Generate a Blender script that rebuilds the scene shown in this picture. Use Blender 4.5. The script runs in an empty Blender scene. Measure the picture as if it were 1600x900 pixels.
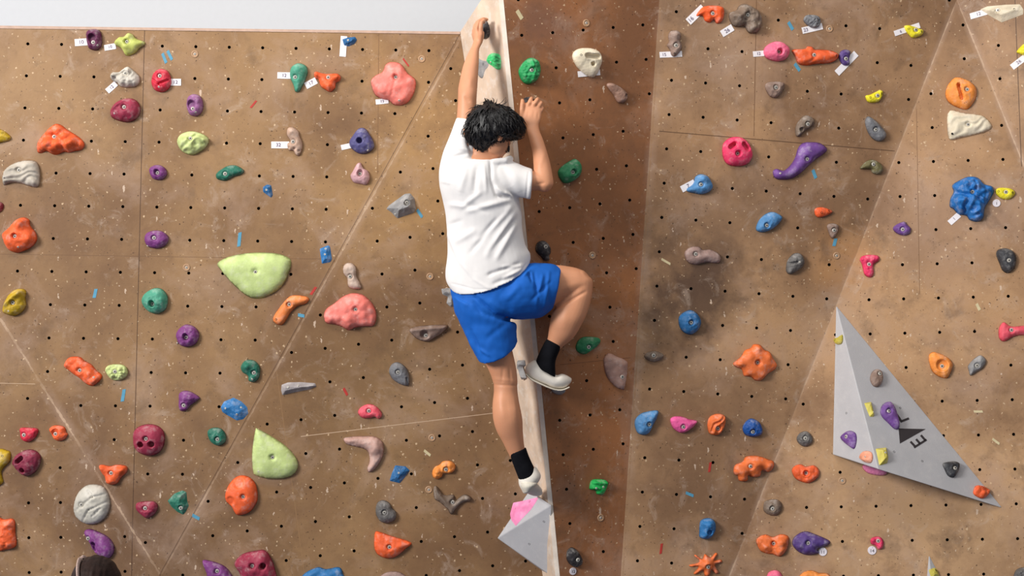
import bpy, bmesh, math, random
import numpy as np
from mathutils import Vector, Matrix, noise
from mathutils.geometry import delaunay_2d_cdt
random.seed(7)
S = bpy.context.scene
COL = S.collection

# ------------------------------------------------------------------ camera
CAM = Vector((0, -8, 2.6)); F = 2400.0
cd = bpy.data.cameras.new('camera'); cd.sensor_width = 36; cd.lens = F / 1600 * 36
cam = bpy.data.objects.new('camera', cd); COL.objects.link(cam)
cam.location = CAM; cam.rotation_euler = (math.radians(90), 0, 0); S.camera = cam
# ------------------------------------------------------------------ light
S.view_settings.view_transform = 'Standard'; S.view_settings.look = 'None'
S.view_settings.gamma = 1; S.view_settings.exposure = 0.0
S.view_settings.use_curve_mapping = False
W = bpy.data.worlds.new('world'); S.world = W; W.use_nodes = True
W.node_tree.nodes['Background'].inputs[0].default_value = (.95, .97, 1, 1)
W.node_tree.nodes['Background'].inputs[1].default_value = .34
def area(name, loc, tgt, sx, sy, power, col):
    l = bpy.data.lights.new(name, 'AREA'); l.shape = 'RECTANGLE'; l.size = sx; l.size_y = sy
    l.energy = power; l.color = col
    o = bpy.data.objects.new(name, l); COL.objects.link(o); o.location = loc
    o.rotation_euler = (Vector(tgt) - Vector(loc)).to_track_quat('-Z', 'Y').to_euler()
    return o
area('window_daylight', (-10.5, -9.5, 7.5), (0, 0, 2.9), 3.4, 3.4, 2250, (1, .98, .95))
area('added_overhead_light', (-.4, -2.6, 6.2), (0, 0, 3.2), 5.5, .8, 105, (1, .96, .90))  # unseen overhead light, added to brighten the wall toward its top

# ------------------------------------------------------------------ helpers
def lin(c):
    return tuple(((v / 255) / 12.92 if v / 255 <= .04045 else ((v / 255 + .055) / 1.055) ** 2.4) for v in c)
def ray(px, py): return Vector(((px - 800) / F, 1, -(py - 450) / F))
def P(px, py, Y): return CAM + ray(px, py) * (8 + Y)
def plane(a, b, c):
    n = (b - a).cross(c - a).normalized()
    if n.y > 0: n = -n
    return (n, n.dot(a))
def hit(px, py, pl):
    r = ray(px, py); return CAM + r * ((pl[1] - pl[0].dot(CAM)) / pl[0].dot(r))

def mat(name, rgb, rough=.6, metal=0, var=.12, scale=30, bump=.2, chalk=0, spec=.4, bscale=90):
    m = bpy.data.materials.new(name); m.use_nodes = True; nt = m.node_tree; N = nt.nodes; L = nt.links
    b = N['Principled BSDF']; b.inputs['Roughness'].default_value = rough; b.inputs['Metallic'].default_value = metal
    b.inputs['Specular IOR Level'].default_value = spec
    tc = N.new('ShaderNodeTexCoord'); nz = N.new('ShaderNodeTexNoise')
    nz.inputs['Scale'].default_value = scale; nz.inputs['Detail'].default_value = 5
    L.new(tc.outputs['Object'], nz.inputs['Vector'])
    r = N.new('ShaderNodeValToRGB'); c = lin(rgb)
    r.color_ramp.elements[0].position = .3; r.color_ramp.elements[1].position = .7
    r.color_ramp.elements[0].color = (*[v * (1 - var) for v in c], 1)
    r.color_ramp.elements[1].color = (*[min(1, v * (1 + var)) for v in c], 1)
    L.new(nz.outputs['Fac'], r.inputs['Fac']); out = r.outputs['Color']
    if chalk:
        n2 = N.new('ShaderNodeTexNoise'); n2.inputs['Scale'].default_value = 22; n2.inputs['Detail'].default_value = 8
        n2.inputs['Roughness'].default_value = .7
        L.new(tc.outputs['Object'], n2.inputs['Vector'])
        r2 = N.new('ShaderNodeValToRGB'); r2.color_ramp.elements[0].position = .5; r2.color_ramp.elements[1].position = .78
        r2.color_ramp.elements[1].color = (chalk,) * 3 + (1,)
        r2.color_ramp.elements[0].color = (0, 0, 0, 1)
        L.new(n2.outputs['Fac'], r2.inputs['Fac'])
        mx = N.new('ShaderNodeMixRGB'); mx.inputs[2].default_value = (.72, .68, .64, 1)
        L.new(r2.outputs['Color'], mx.inputs[0]); L.new(out, mx.inputs[1]); out = mx.outputs[0]
    L.new(out, b.inputs['Base Color'])
    if bump:
        n3 = N.new('ShaderNodeTexNoise'); n3.inputs['Scale'].default_value = bscale; n3.inputs['Detail'].default_value = 4
        L.new(tc.outputs['Object'], n3.inputs['Vector'])
        bp = N.new('ShaderNodeBump'); bp.inputs['Strength'].default_value = bump; bp.inputs['Distance'].default_value = .004
        L.new(n3.outputs['Fac'], bp.inputs['Height']); L.new(bp.outputs['Normal'], b.inputs['Normal'])
    return m

def link_mesh(name, me, m=None, parent=None, smooth=True):
    o = bpy.data.objects.new(name, me); COL.objects.link(o)
    if m:
        for mm in (m if isinstance(m, (list, tuple)) else [m]): me.materials.append(mm)
    if smooth: me.polygons.foreach_set('use_smooth', [True] * len(me.polygons))
    if parent: o.parent = parent
    return o
def mesh_obj(name, verts, faces, m=None, parent=None, smooth=True, mi=None):
    me = bpy.data.meshes.new(name); me.from_pydata([tuple(v) for v in verts], [], faces); me.update()
    if mi: me.polygons.foreach_set('material_index', mi)
    return link_mesh(name, me, m, parent, smooth)
def tag(o, label, cat, group=None, kind=None):
    o['label'] = label; o['category'] = cat
    if group: o['group'] = group
    if kind: o['kind'] = kind
    return o
def recalc(o):
    bm = bmesh.new(); bm.from_mesh(o.data); bmesh.ops.recalc_face_normals(bm, faces=bm.faces)
    bm.to_mesh(o.data); bm.free()

# ------------------------------------------------------------------ facets of the climbing wall
def AR(py): return 787 + .0978 * py            # arete edge, px
def CO(py): return 1030 - .0667 * py           # inner corner
def DG(py): return 1495 - .3944 * py           # diagonal crease
def FL(py): return 719 + (py - 50) * .1518     # foot of the plywood side, px
pl = {}
pl['P0'] = (Vector((0, -1, 0)), 0.0)
pl['P1'] = plane(P(719, 52, 0), P(250, 897, 0), P(848, 900, .10))
pl['P2'] = plane(P(-200, 178, 0), P(250, 897, 0), hit(250, 1230, pl['P1']))
pl['R1'] = plane(P(CO(0), 0, 0), P(CO(900), 900, 0), P(787, 0, -.35))
pl['R2a'] = plane(P(CO(0), 0, 0), P(CO(900), 900, 0), P(1495, 0, .25))
pl['R2b'] = plane(hit(1495, 0, pl['R2a']), hit(1140, 900, pl['R2a']), P(1600, 900, -.15))
pl['R2c'] = plane(hit(1495, 0, pl['R2a']), hit(1600, 260, pl['R2b']), hit(1495, -250, pl['R2a']))
def facet(px, py):
    if px > AR(py):
        if px < CO(py): return 'R1'
        if px < DG(py) or (py < 0 and px < 1495): return 'R2a'
        if py > 0 and (px - 1495) < py * 105 / 260: return 'R2b'
        return 'R2c'
    t = (py - 52) / (897 - 52)
    if px > 719 - 469 * t: return 'P1'
    if py > 178 + (px + 200) * 719 / 450: return 'P2'
    return 'P0'
HM = {
'P0': ([52.7212, -2.3854, 43.5123, 0.940887, 49.5705, 68.5412, 0.000749191, -0.00271045, 1.0], (-6, 14), (-1, 18)),
'P1': ([52.4128, 6.40536, 711.86, -4.6956, 49.89, 157.256, 0.00287522, -0.0017108, 1.0], (-14, 5), (-2, 22)),
'P2': ([49.9, .5, 94.0, -0.6, 54.4, 730.8, 0, 0, 1.0], (-6, 5), (-8, 9)),
'R1': ([54.4553, 6.45141, 815.289, -3.74645, 55.4883, 55.1087, 0.00712973, 0.001209, 1.0], (-1, 6), (-5, 22)),
'R2a': ([54.3044, -3.87343, 1056.79, 4.43727, 53.5529, 18.3232, 0.000980811, -7.83745e-05, 1.0], (-2, 12), (-6, 24)),
'R2b': ([52.2209, 0.343094, 1458.5, -1.97225, 52.809, 252.368, -0.00131709, -0.00109304, 1.0], (-8, 6), (-5, 19)),
'R2c': ([53.0, 2.4, 1560.0, 1.0, 52.0, 71.0, 0, 0, 1], (-2, 6), (-6, 24))}
FP = {
'P0': [(-200, 38), (719, 52), (250, 897), (-200, 178)],
'P1': [(719, 52), (FL(1230), 1230), (250, 1230), (250, 897)],
'P2': [(-200, 178), (250, 897), (250, 1230), (-200, 1230)],
'R1': [(AR(-250), -250), (CO(-250), -250), (CO(1230), 1230), (AR(1230), 1230)],
'R2a': [(CO(-250), -250), (1495, -250), (1495, 0), (DG(1230), 1230), (CO(1230), 1230)],
'R2b': [(1495, 0), (1495 + 1.2308 * 260, 260 * 3.0477), (1850, 1230), (DG(1230), 1230)],
'R2c': [(1495, 0), (1495, -250), (1850, -250), (1850, 879)]}
FP['R2b'] = [(1495, 0), (1850, 879), (1850, 1230), (DG(1230), 1230)]

def segd(pts, poly):
    """distance of pts (n,2) to closed polygon"""
    a = np.array(poly, float); b = np.roll(a, -1, 0); p = np.asarray(pts, float)[:, None, :]
    ab = b - a; t = np.clip(((p - a) * ab).sum(2) / np.maximum((ab ** 2).sum(1), 1e-9), 0, 1)
    q = a + t[..., None] * ab
    return np.sqrt(((p - q) ** 2).sum(2)).min(1)
def inside(pts, poly):
    a = np.array(poly, float); b = np.roll(a, -1, 0); p = np.asarray(pts, float)
    x = p[:, 0][:, None]; y = p[:, 1][:, None]
    c = ((a[:, 1] > y) != (b[:, 1] > y)) & (x < (b[:, 0] - a[:, 0]) * (y - a[:, 1]) / (b[:, 1] - a[:, 1] + 1e-12) + a[:, 0])
    return c.sum(1) % 2 == 1

def build_wall(name, keys, mats, pxs):
    V = []; Fc = []; MI = []
    for k in keys:
        poly = FP[k]; plk = pl[k]; h, (i0, i1), (j0, j1) = HM[k]
        c = []
        for i in range(i0, i1 + 1):
            for j in range(j0, j1 + 1):
                w = h[6] * i + h[7] * j + h[8]
                c.append(((h[0] * i + h[1] * j + h[2]) / w, (h[3] * i + h[4] * j + h[5]) / w))
        c = np.array(c)
        ok = inside(c, poly) & (segd(c, poly) > 5)
        c = c[ok]
        pv = [Vector(q) for q in poly]; fs = [list(range(len(poly)))]
        K = 10; R = 2.55
        for (x, y) in c:
            b = len(pv)
            for q in range(K):
                a = 2 * math.pi * q / K; pv.append(Vector((x + R * math.cos(a), y + R * math.sin(a))))
            fs.append(list(range(b, b + K)))
        vo, eo, fo, ov, oe, of = delaunay_2d_cdt(pv, [], fs, 1, 1e-4)
        b = len(V)
        for v in vo: V.append(hit(v[0], v[1], plk))
        cen = np.array([np.mean([vo[i][:] for i in f], 0) for f in fo])
        holef = np.zeros(len(fo), bool)
        for s in range(0, len(fo), 400):
            d = np.sqrt(((cen[s:s + 400, None, :] - c[None]) ** 2).sum(2)).min(1)
            holef[s:s + 400] = d < R * .93
        for f, hf in zip(fo, holef):
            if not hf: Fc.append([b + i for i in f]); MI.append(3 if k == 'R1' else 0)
        n = plk[0]
        for (x, y) in c:
            b = len(V); cc = hit(x, y, plk)
            ring = [hit(x + R * math.cos(2 * math.pi * q / K), y + R * math.sin(2 * math.pi * q / K), plk) for q in range(K)]
            V += ring + [p - n * .035 for p in ring]
            for q in range(K):
                Fc.append([b + q, b + (q + 1) % K, b + K + (q + 1) % K, b + K + q]); MI.append(1)
            Fc.append([b + K + q for q in range(K)]); MI.append(1)
    # solid slab behind: skirt round the whole outline
    for loop in pxs:
        b = len(V); n = len(loop)
        fr = [hit(x, y, pl[k]) for (x, y, k) in loop]
        V += fr + [p + Vector((0, .09, 0)) for p in fr]
        for i in range(n):
            Fc.append([b + i, b + (i + 1) % n, b + n + (i + 1) % n, b + n + i]); MI.append(2)
    for k in keys:
        b = len(V); V += [hit(x, y, pl[k]) + Vector((0, .09, 0)) for x, y in FP[k]]
        Fc.append([b + i for i in range(len(FP[k]))]); MI.append(2)
    o = mesh_obj(name, V, Fc, mats, smooth=False, mi=MI)
    bm = bmesh.new(); bm.from_mesh(o.data); bmesh.ops.remove_doubles(bm, verts=bm.verts, dist=1e-4)
    bm.to_mesh(o.data); bm.free(); recalc(o)
    o['kind'] = 'structure'
    return o

# --- wall material: worn sealed board, chips, chalk, panel joints
def wall_material(name, base, dark, seams, wear, spots=()):
    m = bpy.data.materials.new(name); m.use_nodes = True; nt = m.node_tree; N = nt.nodes; L = nt.links
    b = N['Principled BSDF']; b.inputs['Roughness'].default_value = .55; b.inputs['Specular IOR Level'].default_value = .3
    tc = N.new('ShaderNodeTexCoord'); co = tc.outputs['Object']
    def noise_(sc, det=5, ro=.55, dist=0):
        n = N.new('ShaderNodeTexNoise'); n.inputs['Scale'].default_value = sc; n.inputs['Detail'].default_value = det
        n.inputs['Roughness'].default_value = ro; n.inputs['Distortion'].default_value = dist
        L.new(co, n.inputs['Vector']); return n.outputs['Fac']
    def ramp(f, p0, p1, c0=0, c1=1):
        r = N.new('ShaderNodeMapRange'); r.inputs['From Min'].default_value = p0; r.inputs['From Max'].default_value = p1
        r.inputs['To Min'].default_value = c0; r.inputs['To Max'].default_value = c1
        L.new(f, r.inputs['Value']); return r.outputs['Result']
    def mul(a, b_):
        n = N.new('ShaderNodeMath'); n.operation = 'MULTIPLY'
        for i, v in enumerate((a, b_)):
            if isinstance(v, (int, float)): n.inputs[i].default_value = v
            else: L.new(v, n.inputs[i])
        return n.outputs[0]
    def op(o_, a, b_=0.):
        n = N.new('ShaderNodeMath'); n.operation = o_
        for i, v in enumerate((a, b_)):
            if isinstance(v, (int, float)): n.inputs[i].default_value = v
            else: L.new(v, n.inputs[i])
        return n.outputs[0]
    def mix(f, a, c):
        n = N.new('ShaderNodeMixRGB')
        L.new(f, n.inputs[0]); L.new(a, n.inputs[1])
        n.inputs[2].default_value = (*lin(c), 1); return n.outputs[0]
    rr = N.new('ShaderNodeValToRGB'); L.new(noise_(1.1, 7, .62), rr.inputs['Fac'])
    rr.color_ramp.elements[0].position = .40; rr.color_ramp.elements[0].color = (*lin(dark), 1)
    rr.color_ramp.elements[1].position = .60; rr.color_ramp.elements[1].color = (*lin(base), 1)
    c = rr.outputs['Color']
    c = mix(ramp(noise_(160, 3, .6), .52, .8, 0, .25), c, [v * .72 for v in base])
    for (sx_, sy_, sr_, sc_, ss_) in spots:                                          # dirt, plus patches painting local light and shade into the board
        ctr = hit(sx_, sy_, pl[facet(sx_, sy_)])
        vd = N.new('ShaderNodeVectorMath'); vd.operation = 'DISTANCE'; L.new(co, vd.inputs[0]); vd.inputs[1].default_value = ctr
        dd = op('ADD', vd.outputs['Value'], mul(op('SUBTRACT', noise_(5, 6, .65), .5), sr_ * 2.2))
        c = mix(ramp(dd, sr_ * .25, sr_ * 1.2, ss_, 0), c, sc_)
    c = mix(ramp(noise_(2.3, 7, .66, .5), .50, .72, 0, .42), c, (182, 154, 136))        # chalk haze
    c = mix(ramp(noise_(8, 8, .72, .8), .56, .76, 0, .5), c, (198, 176, 158))       # chalk smears
    c = mix(ramp(noise_(15, 6, .7, .3), .55, .75, 0, .38), c, (92, 70, 52))       # grime
    c = mix(ramp(noise_(4.3, 8, .66, .3), .56, .74, 0, .35 + wear), c, (84, 64, 50))          # rubber dirt
    # chips and screw holes
    for sc, thr, rad, colr, msk, asp, rot in ((26, .60, .13, (216, 186, 150), 1, 1, 0), (46, .62, .16, (208, 180, 146), 2, 1, 0),
                                    (33, .55, .12, (58, 38, 26), 3, 1, 0), (66, .66, .17, (70, 48, 34), 4, 1, 0), (30, .80, .14, (214, 190, 168), 5, .3, .7), (24, .86, .14, (214, 190, 168), 6, .25, -.5)):
        v = N.new('ShaderNodeTexVoronoi'); v.inputs['Scale'].default_value = sc
        mp = N.new('ShaderNodeMapping'); mp.inputs['Location'].default_value = (msk * 3.1, 0.0, msk * 1.7); mp.inputs['Rotation'].default_value = (0, rot, 0); mp.inputs['Scale'].default_value = (1, 1, asp)
        wn = N.new('ShaderNodeTexNoise'); wn.inputs['Scale'].default_value = 120
        va = N.new('ShaderNodeVectorMath'); va.operation = 'MULTIPLY_ADD'
        L.new(co, wn.inputs['Vector']); L.new(wn.outputs['Color'], va.inputs[0]); va.inputs[1].default_value = (.014,) * 3
        L.new(co, va.inputs[2]); L.new(va.outputs[0], mp.inputs['Vector'])
        v.voronoi_dimensions = '3D'
        L.new(mp.outputs[0], v.inputs['Vector'])
        sp = N.new('ShaderNodeSeparateColor'); L.new(v.outputs['Color'], sp.inputs[0])
        cl = ramp(noise_(5 + msk, 3), .40, .62)
        f = mul(op('LESS_THAN', v.outputs['Distance'], rad), op('GREATER_THAN', mul(sp.outputs[0], op('ADD', .62, mul(cl, .42))), thr))
        c = mix(mul(f, .72), c, colr)
    # panel joints
    sx = N.new('ShaderNodeSeparateXYZ'); L.new(co, sx.inputs[0])
    X, Z = sx.outputs['X'], sx.outputs['Z']
    jn = noise_(30, 3); jbig = noise_(3.2, 4)
    for (x0, y0, x1, y1, wd, colr, st) in seams:
        k = facet((x0 + x1) / 2, (y0 + y1) / 2)
        A, B = hit(x0, y0, pl[k]), hit(x1, y1, pl[k])
        d = Vector((B.x - A.x, B.z - A.z)); ln = d.length; d.normalize()
        dx = op('SUBTRACT', X, A.x); dz = op('SUBTRACT', Z, A.z)
        al = op('ADD', mul(dx, d.x), mul(dz, d.y)); pe = op('ABSOLUTE', op('ADD', mul(dx, -d.y), mul(dz, d.x)))
        inn = mul(op('GREATER_THAN', al, 0.), op('LESS_THAN', al, ln))
        if st == 1:      # frayed pale wear along a crease
            wob = op('MULTIPLY', ramp(jn, .35, .65, .1, 1.), wd)
            f = mul(op('LESS_THAN', pe, wob), inn); f = mul(f, ramp(jbig, .40, .62, .10, .55))
            g = mul(ramp(pe, wd * .5, wd * 5, .30, 0), mul(inn, ramp(jbig, .45, .65, .1, 1)))
            c = mix(g, c, (196, 168, 150))
        else:
            f = mul(op('LESS_THAN', pe, wd), inn); f = mul(f, .8)
        c = mix(f, c, colr)
    L.new(c, b.inputs['Base Color'])
    bp = N.new('ShaderNodeBump'); bp.inputs['Strength'].default_value = .25; bp.inputs['Distance'].default_value = .003
    L.new(noise_(45, 6), bp.inputs['Height']); L.new(bp.outputs['Normal'], b.inputs['Normal'])
    return m
DK = (70, 46, 30); PA = (206, 176, 148)
seamsL = [(226, 46, 205, 905, .0022, DK, 0), (592, 52, 590, 272, .0018, (120, 88, 60), 0), (-200, 394, 515, 405, .0014, (110, 80, 56), 0),
          (719, 52, 250, 897, .0016, DK, 0), (722, 56, 253, 897, .007, PA, 1), (0, 497, 250, 897, .009, PA, 1),
          (470, 682, 775, 645, .0018, PA, 0), (432, 580, 476, 900, .0014, (150, 115, 80), 0), (250, 897, 250, 1230, .002, DK, 0), (-150, 595, 55, 600, .0013, PA, 0)]
seamsR = [(CO(-100) + 3, -100, CO(1000) + 3, 1000, .008, (150, 112, 78), 1), (1030, 205, 1398, 236, .0022, DK, 0),
          (1184, -100, 1178, 213, .0018, (96, 64, 42), 0), (1495, 0, 1100, 1000, .005, PA, 1), (1495, 0, 1640, 359, .005, PA, 1),
          (1432, 170, 1437, 460, .0014, (110, 80, 56), 0), (1584, -50, 1596, 260, .002, DK, 0), (875, 570, 985, 559, .0015, (110, 72, 48), 0)]
M_wallL = wall_material('worn_board_left', (154, 119, 82), (122, 90, 62), seamsL, .10, [(250, 870, .75, (96, 70, 52), .5), (560, 620, .5, (120, 92, 60), .35), (650, 300, .45, (186, 146, 96), .5), (640, 130, .3, (190, 148, 98), .4), (60, 90, .5, (184, 146, 104), .35)])  # patches paint in the light falloff: bright upper areas, dark lower left
M_wallR = wall_material('worn_board_right', (182, 142, 104), (132, 99, 72), seamsR, .25, [(1085, 455, .34, (74, 54, 44), .85), (1060, 640, .45, (112, 82, 60), .5), (1120, 330, .35, (110, 84, 66), .5), (1330, 410, .22, (190, 138, 88), .5), (1110, 60, .4, (120, 96, 80), .4), (1430, 800, .75, (206, 166, 124), .6), (1470, 350, .4, (176, 142, 118), .4)])  # pale lower-right patch paints brightness into the board colour
M_wallR1 = wall_material('worn_board_prow_shaded', (166, 108, 66), (126, 84, 56), seamsR, .15, [(900, 300, .3, (104, 66, 42), .5), (840, 40, .2, (110, 80, 70), .5), (890, 500, .25, (110, 76, 52), .4)])  # redder, darker base paints in the shade and bounce light on this panel
M_hole = mat('threaded_hole', (14, 10, 8), .8, bump=0)
M_back = mat('board_side', (188, 158, 140), .7)
M_ply = mat('birch_plywood', (208, 184, 162), .6, var=.22, scale=7, bump=.15, chalk=.8)
M_plyedge = mat('plywood_edge', (222, 207, 192), .6, var=.16, scale=14, chalk=.6)
M_white = mat('white_plaster', (198, 200, 204), .9, var=.01, bump=.05)
M_mat = mat('crash_mat', (60, 78, 110), .7)

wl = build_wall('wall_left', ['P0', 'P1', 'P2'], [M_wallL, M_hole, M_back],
    [[(-200, 38, 'P0'), (719, 50, 'P0'), (FL(1230), 1230, 'P1'), (250, 1230, 'P1'), (-200, 1230, 'P2'), (-200, 178, 'P0')]])
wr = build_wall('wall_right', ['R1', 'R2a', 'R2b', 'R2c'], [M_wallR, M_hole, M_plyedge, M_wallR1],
    [[(AR(-250), -250, 'R1'), (CO(-250), -250, 'R1'), (1495, -250, 'R2a'), (1850, -250, 'R2c'), (1850, 879, 'R2b'), (1850, 1230, 'R2b'),
      (DG(1230), 1230, 'R2b'), (CO(1230), 1230, 'R1'), (AR(1230), 1230, 'R1')]])

# plywood side of the prow: a solid panel from the left wall forward to the arete
def slab(name, quads, th, m, kind='structure'):
    V = []; Fc = []
    n = (quads[1] - quads[0]).cross(quads[2] - quads[0]).normalized()
    if n.dot(CAM - quads[0]) < 0: n = -n
    k = len(quads); V = list(quads) + [q - n * th for q in quads]
    Fc = [list(range(k)), [k + i for i in range(k)][::-1]] + [[i, (i + 1) % k, k + (i + 1) % k, k + i] for i in range(k)]
    o = mesh_obj(name, V, Fc, m, smooth=False); recalc(o); o['kind'] = kind; return o
def ARp(py, dx=0, dy=0):
    p = hit(AR(py), py, pl['R1']); return Vector((p.x + dx, p.y + dy, p.z))
def FLp(py): return hit(FL(py), py, pl['P1'])
# side face built as a strip of quads (slightly twisted), closed at the back
V = []; Fc = []
rows = [-35, 0, 50, 150, 300, 450, 600, 750, 900, 1060, 1230]
for py in rows:
    if py <= 50:
        t = (50 - py) / 85; x = 719 + (783.6 - 719) * t
        a = hit(x, py, pl['P0']); ar = ARp(py, -.0216, .004)
        if py == 50: a = FLp(50)
        a = FLp(50).lerp(ARp(-35, -.03, .012), t)
    else: a = FLp(py)
    ar = ARp(py, -.022, .006)
    V += [a, ar, ar + Vector((.012, .05, 0)), a + Vector((.02, .05, 0))]
for i in range(len(rows) - 1):
    for q in range(4):
        a, b_ = 4 * i + q, 4 * i + (q + 1) % 4
        Fc.append([a, b_, b_ + 4, a + 4])
Fc += [[0, 1, 2, 3], [len(V) - 4 + i for i in range(4)]]
tp = [hit(-200, 37.5, pl['P0']), hit(719, 49.5, pl['P0']), hit(719, 53.5, pl['P0']), hit(-200, 42, pl['P0'])]
TPV = [q + Vector((0, -.003, 0)) for q in tp] + [q + Vector((0, .02, 0)) for q in tp]
tr3 = mesh_obj('trim_3', TPV, [(0, 1, 2, 3), (7, 6, 5, 4), (0, 4, 5, 1), (1, 5, 6, 2), (2, 6, 7, 3), (3, 7, 4, 0)], M_back, smooth=False); recalc(tr3); tr3['kind'] = 'structure'
fin = mesh_obj('trim_1', V, Fc, M_ply, smooth=False); recalc(fin); fin['kind'] = 'structure'
# pale edge strip running down the arete
V = []; Fc = []
for py in (-250, 300, 760, 1230):
    V += [ARp(py, -.0245, .0), ARp(py, -.001, -.001), ARp(py, -.001, .05), ARp(py, -.0245, .05)]
for i in range(3):
    for q in range(4):
        a, b_ = 4 * i + q, 4 * i + (q + 1) % 4
        Fc.append([a, b_, b_ + 4, a + 4])
Fc += [[0, 1, 2, 3], [12, 13, 14, 15]]
ed = mesh_obj('trim_2', V, Fc, M_plyedge, smooth=False); recalc(ed); ed['kind'] = 'structure'
pl['FIN'] = plane(FLp(60), ARp(20), ARp(140))

def box(name, x0, x1, y0, y1, z0, z1, m):
    V = [(x, y, z) for x in (x0, x1) for y in (y0, y1) for z in (z0, z1)]
    Fc = [(0, 1, 3, 2), (4, 6, 7, 5), (0, 4, 5, 1), (2, 3, 7, 6), (0, 2, 6, 4), (1, 5, 7, 3)]
    o = mesh_obj(name, V, Fc, m, smooth=False); recalc(o); o['kind'] = 'structure'; return o
box('wall_back', -8, 8, 1.3, 1.45, 0, 7, M_white)
box('floor', -8, 8, -9.5, 1.3, -.1, 0, M_mat)

# ------------------------------------------------------------------ holds
HC = {
'dpurple': (98, 38, 74), 'lime': (190, 196, 104), 'rock': (196, 188, 176), 'red': (205, 44, 66), 'crimson': (150, 46, 70),
'mauve': (144, 90, 136), 'orange': (238, 98, 50), 'yellow': (186, 152, 30), 'pgreen': (196, 208, 138), 'gray': (178, 168, 154),
'purple': (124, 60, 124), 'teal': (38, 110, 90), 'dred': (124, 38, 46), 'bgreen': (190, 206, 134), 'teal2': (74, 150, 124),
'blue': (44, 112, 170), 'dcrim': (132, 44, 66), 'white': (186, 180, 168), 'salmon': (234, 124, 112), 'bone': (184, 152, 132),
'violet': (82, 78, 126), 'pinkish': (200, 156, 160), 'mgray': (140, 138, 138), 'tan': (190, 166, 150), 'sorange': (232, 132, 70),
'brown': (140, 116, 104), 'slate': (112, 112, 116), 'lgray': (160, 152, 152), 'pinkred': (232, 88, 104), 'dgray': (100, 96, 94),
'green': (34, 150, 84), 'cream': (224, 210, 184), 'brn2': (148, 114, 98), 'dgreen': (44, 126, 82), 'pink': (244, 108, 140),
'claw': (240, 92, 40), 'dbrown': (122, 104, 90), 'dviolet': (84, 60, 124), 'byellow': (240, 222, 44), 'gorange': (246, 146, 66),
'hotpink': (226, 56, 100), 'vpurple': (112, 72, 142), 'sblue': (80, 134, 184), 'black': (46, 42, 44), 'olive': (108, 100, 64),
'rblue': (32, 108, 180), 'pbrown': (156, 128, 120), 'shield': (176, 138, 124), 'oorange': (228, 112, 56), 'mpink': (230, 92, 154),
'navy': (20, 76, 150), 'bblack': (58, 58, 62), 'peach': (244, 162, 130), 'syellow': (206, 192, 84), 'lpink': (250, 140, 184),
'brgreen': (30, 178, 84), 'dblue': (38, 98, 150), 'ygreen': (190, 172, 66), 'rosebeige': (184, 146, 134), 'lime2': (60, 200, 116)}
HMAT = {}
def hmat(k):
    if k not in HMAT:
        HMAT[k] = mat('resin_' + k, HC[k], .58, var=.22, scale=14, bump=.3, chalk=.42, spec=.35)
    return HMAT[k]
M_steel = mat('zinc_steel', (214, 208, 198), .4, .25, var=.05, bump=0)
M_dark = mat('dark_socket', (12, 10, 10), .9, bump=0)

def lathe_mesh(name, prof, K, mats, mi):
    V = []; Fc = []; MI = []
    for (r, z) in prof: V += [(r * math.cos(2 * math.pi * q / K), r * math.sin(2 * math.pi * q / K), z) for q in range(K)]
    for i in range(len(prof) - 1):
        for q in range(K):
            Fc.append([i * K + q, i * K + (q + 1) % K, (i + 1) * K + (q + 1) % K, (i + 1) * K + q]); MI.append(mi[i])
    Fc.append([(len(prof) - 1) * K + q for q in range(K)]); MI.append(mi[-1])
    Fc.append([q for q in range(K)][::-1]); MI.append(mi[0])
    me = bpy.data.meshes.new(name); me.from_pydata(V, [], Fc); me.update()
    for mm in mats: me.materials.append(mm)
    me.polygons.foreach_set('material_index', MI)
    return me
BOLT = lathe_mesh('bolt', [(.0105, -.004), (.0105, .001), (.0092, .0025), (.0075, .0026), (.0072, .0012), (.0064, .0012), (.0062, .0045), (.0040, .0047), (.0034, .0005)],
                  18, [M_steel, M_dark], [0, 0, 0, 1, 1, 0, 0, 1, 1])
SCREW = lathe_mesh('screw', [(.0052, -.003), (.0052, .0010), (.0042, .0018), (.0022, .0016), (.0018, .0004)], 12, [M_steel, M_dark], [0, 0, 0, 1, 1])
HOLE = lathe_mesh('screw_hole', [(.0056, -.003), (.0056, .0006), (.0044, .0008), (.0040, -.001)], 12, [M_dark, M_dark], [0, 0, 0, 0])
ANCHOR = None

def frame(plk, origin):
    n = plk[0]; u = Vector((0, 0, 1)).cross(n) * -1
    u = n.cross(Vector((0, 0, 1))) * -1
    u.normalize()
    if u.x < 0: u = -u
    v = n.cross(u)
    if v.z < 0: v = -v; 
    M = Matrix((u, v, n)).transposed()
    if M.determinant() < 0: u = -u; M = Matrix((u, v, n)).transposed()
    M = M.to_4x4(); M.translation = origin
    return M

def smooth_poly(pts, sub=4):
    out = []; n = len(pts)
    for i in range(n):
        p0, p1, p2, p3 = [np.array(pts[(i + k - 1) % n]) for k in range(4)]
        for s in range(sub):
            t = s / sub
            out.append(tuple(.5 * ((2 * p1) + (-p0 + p2) * t + (2 * p0 - 5 * p1 + 4 * p2 - p3) * t * t + (-p0 + 3 * p1 - 3 * p2 + p3) * t ** 3)))
    return out

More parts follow.
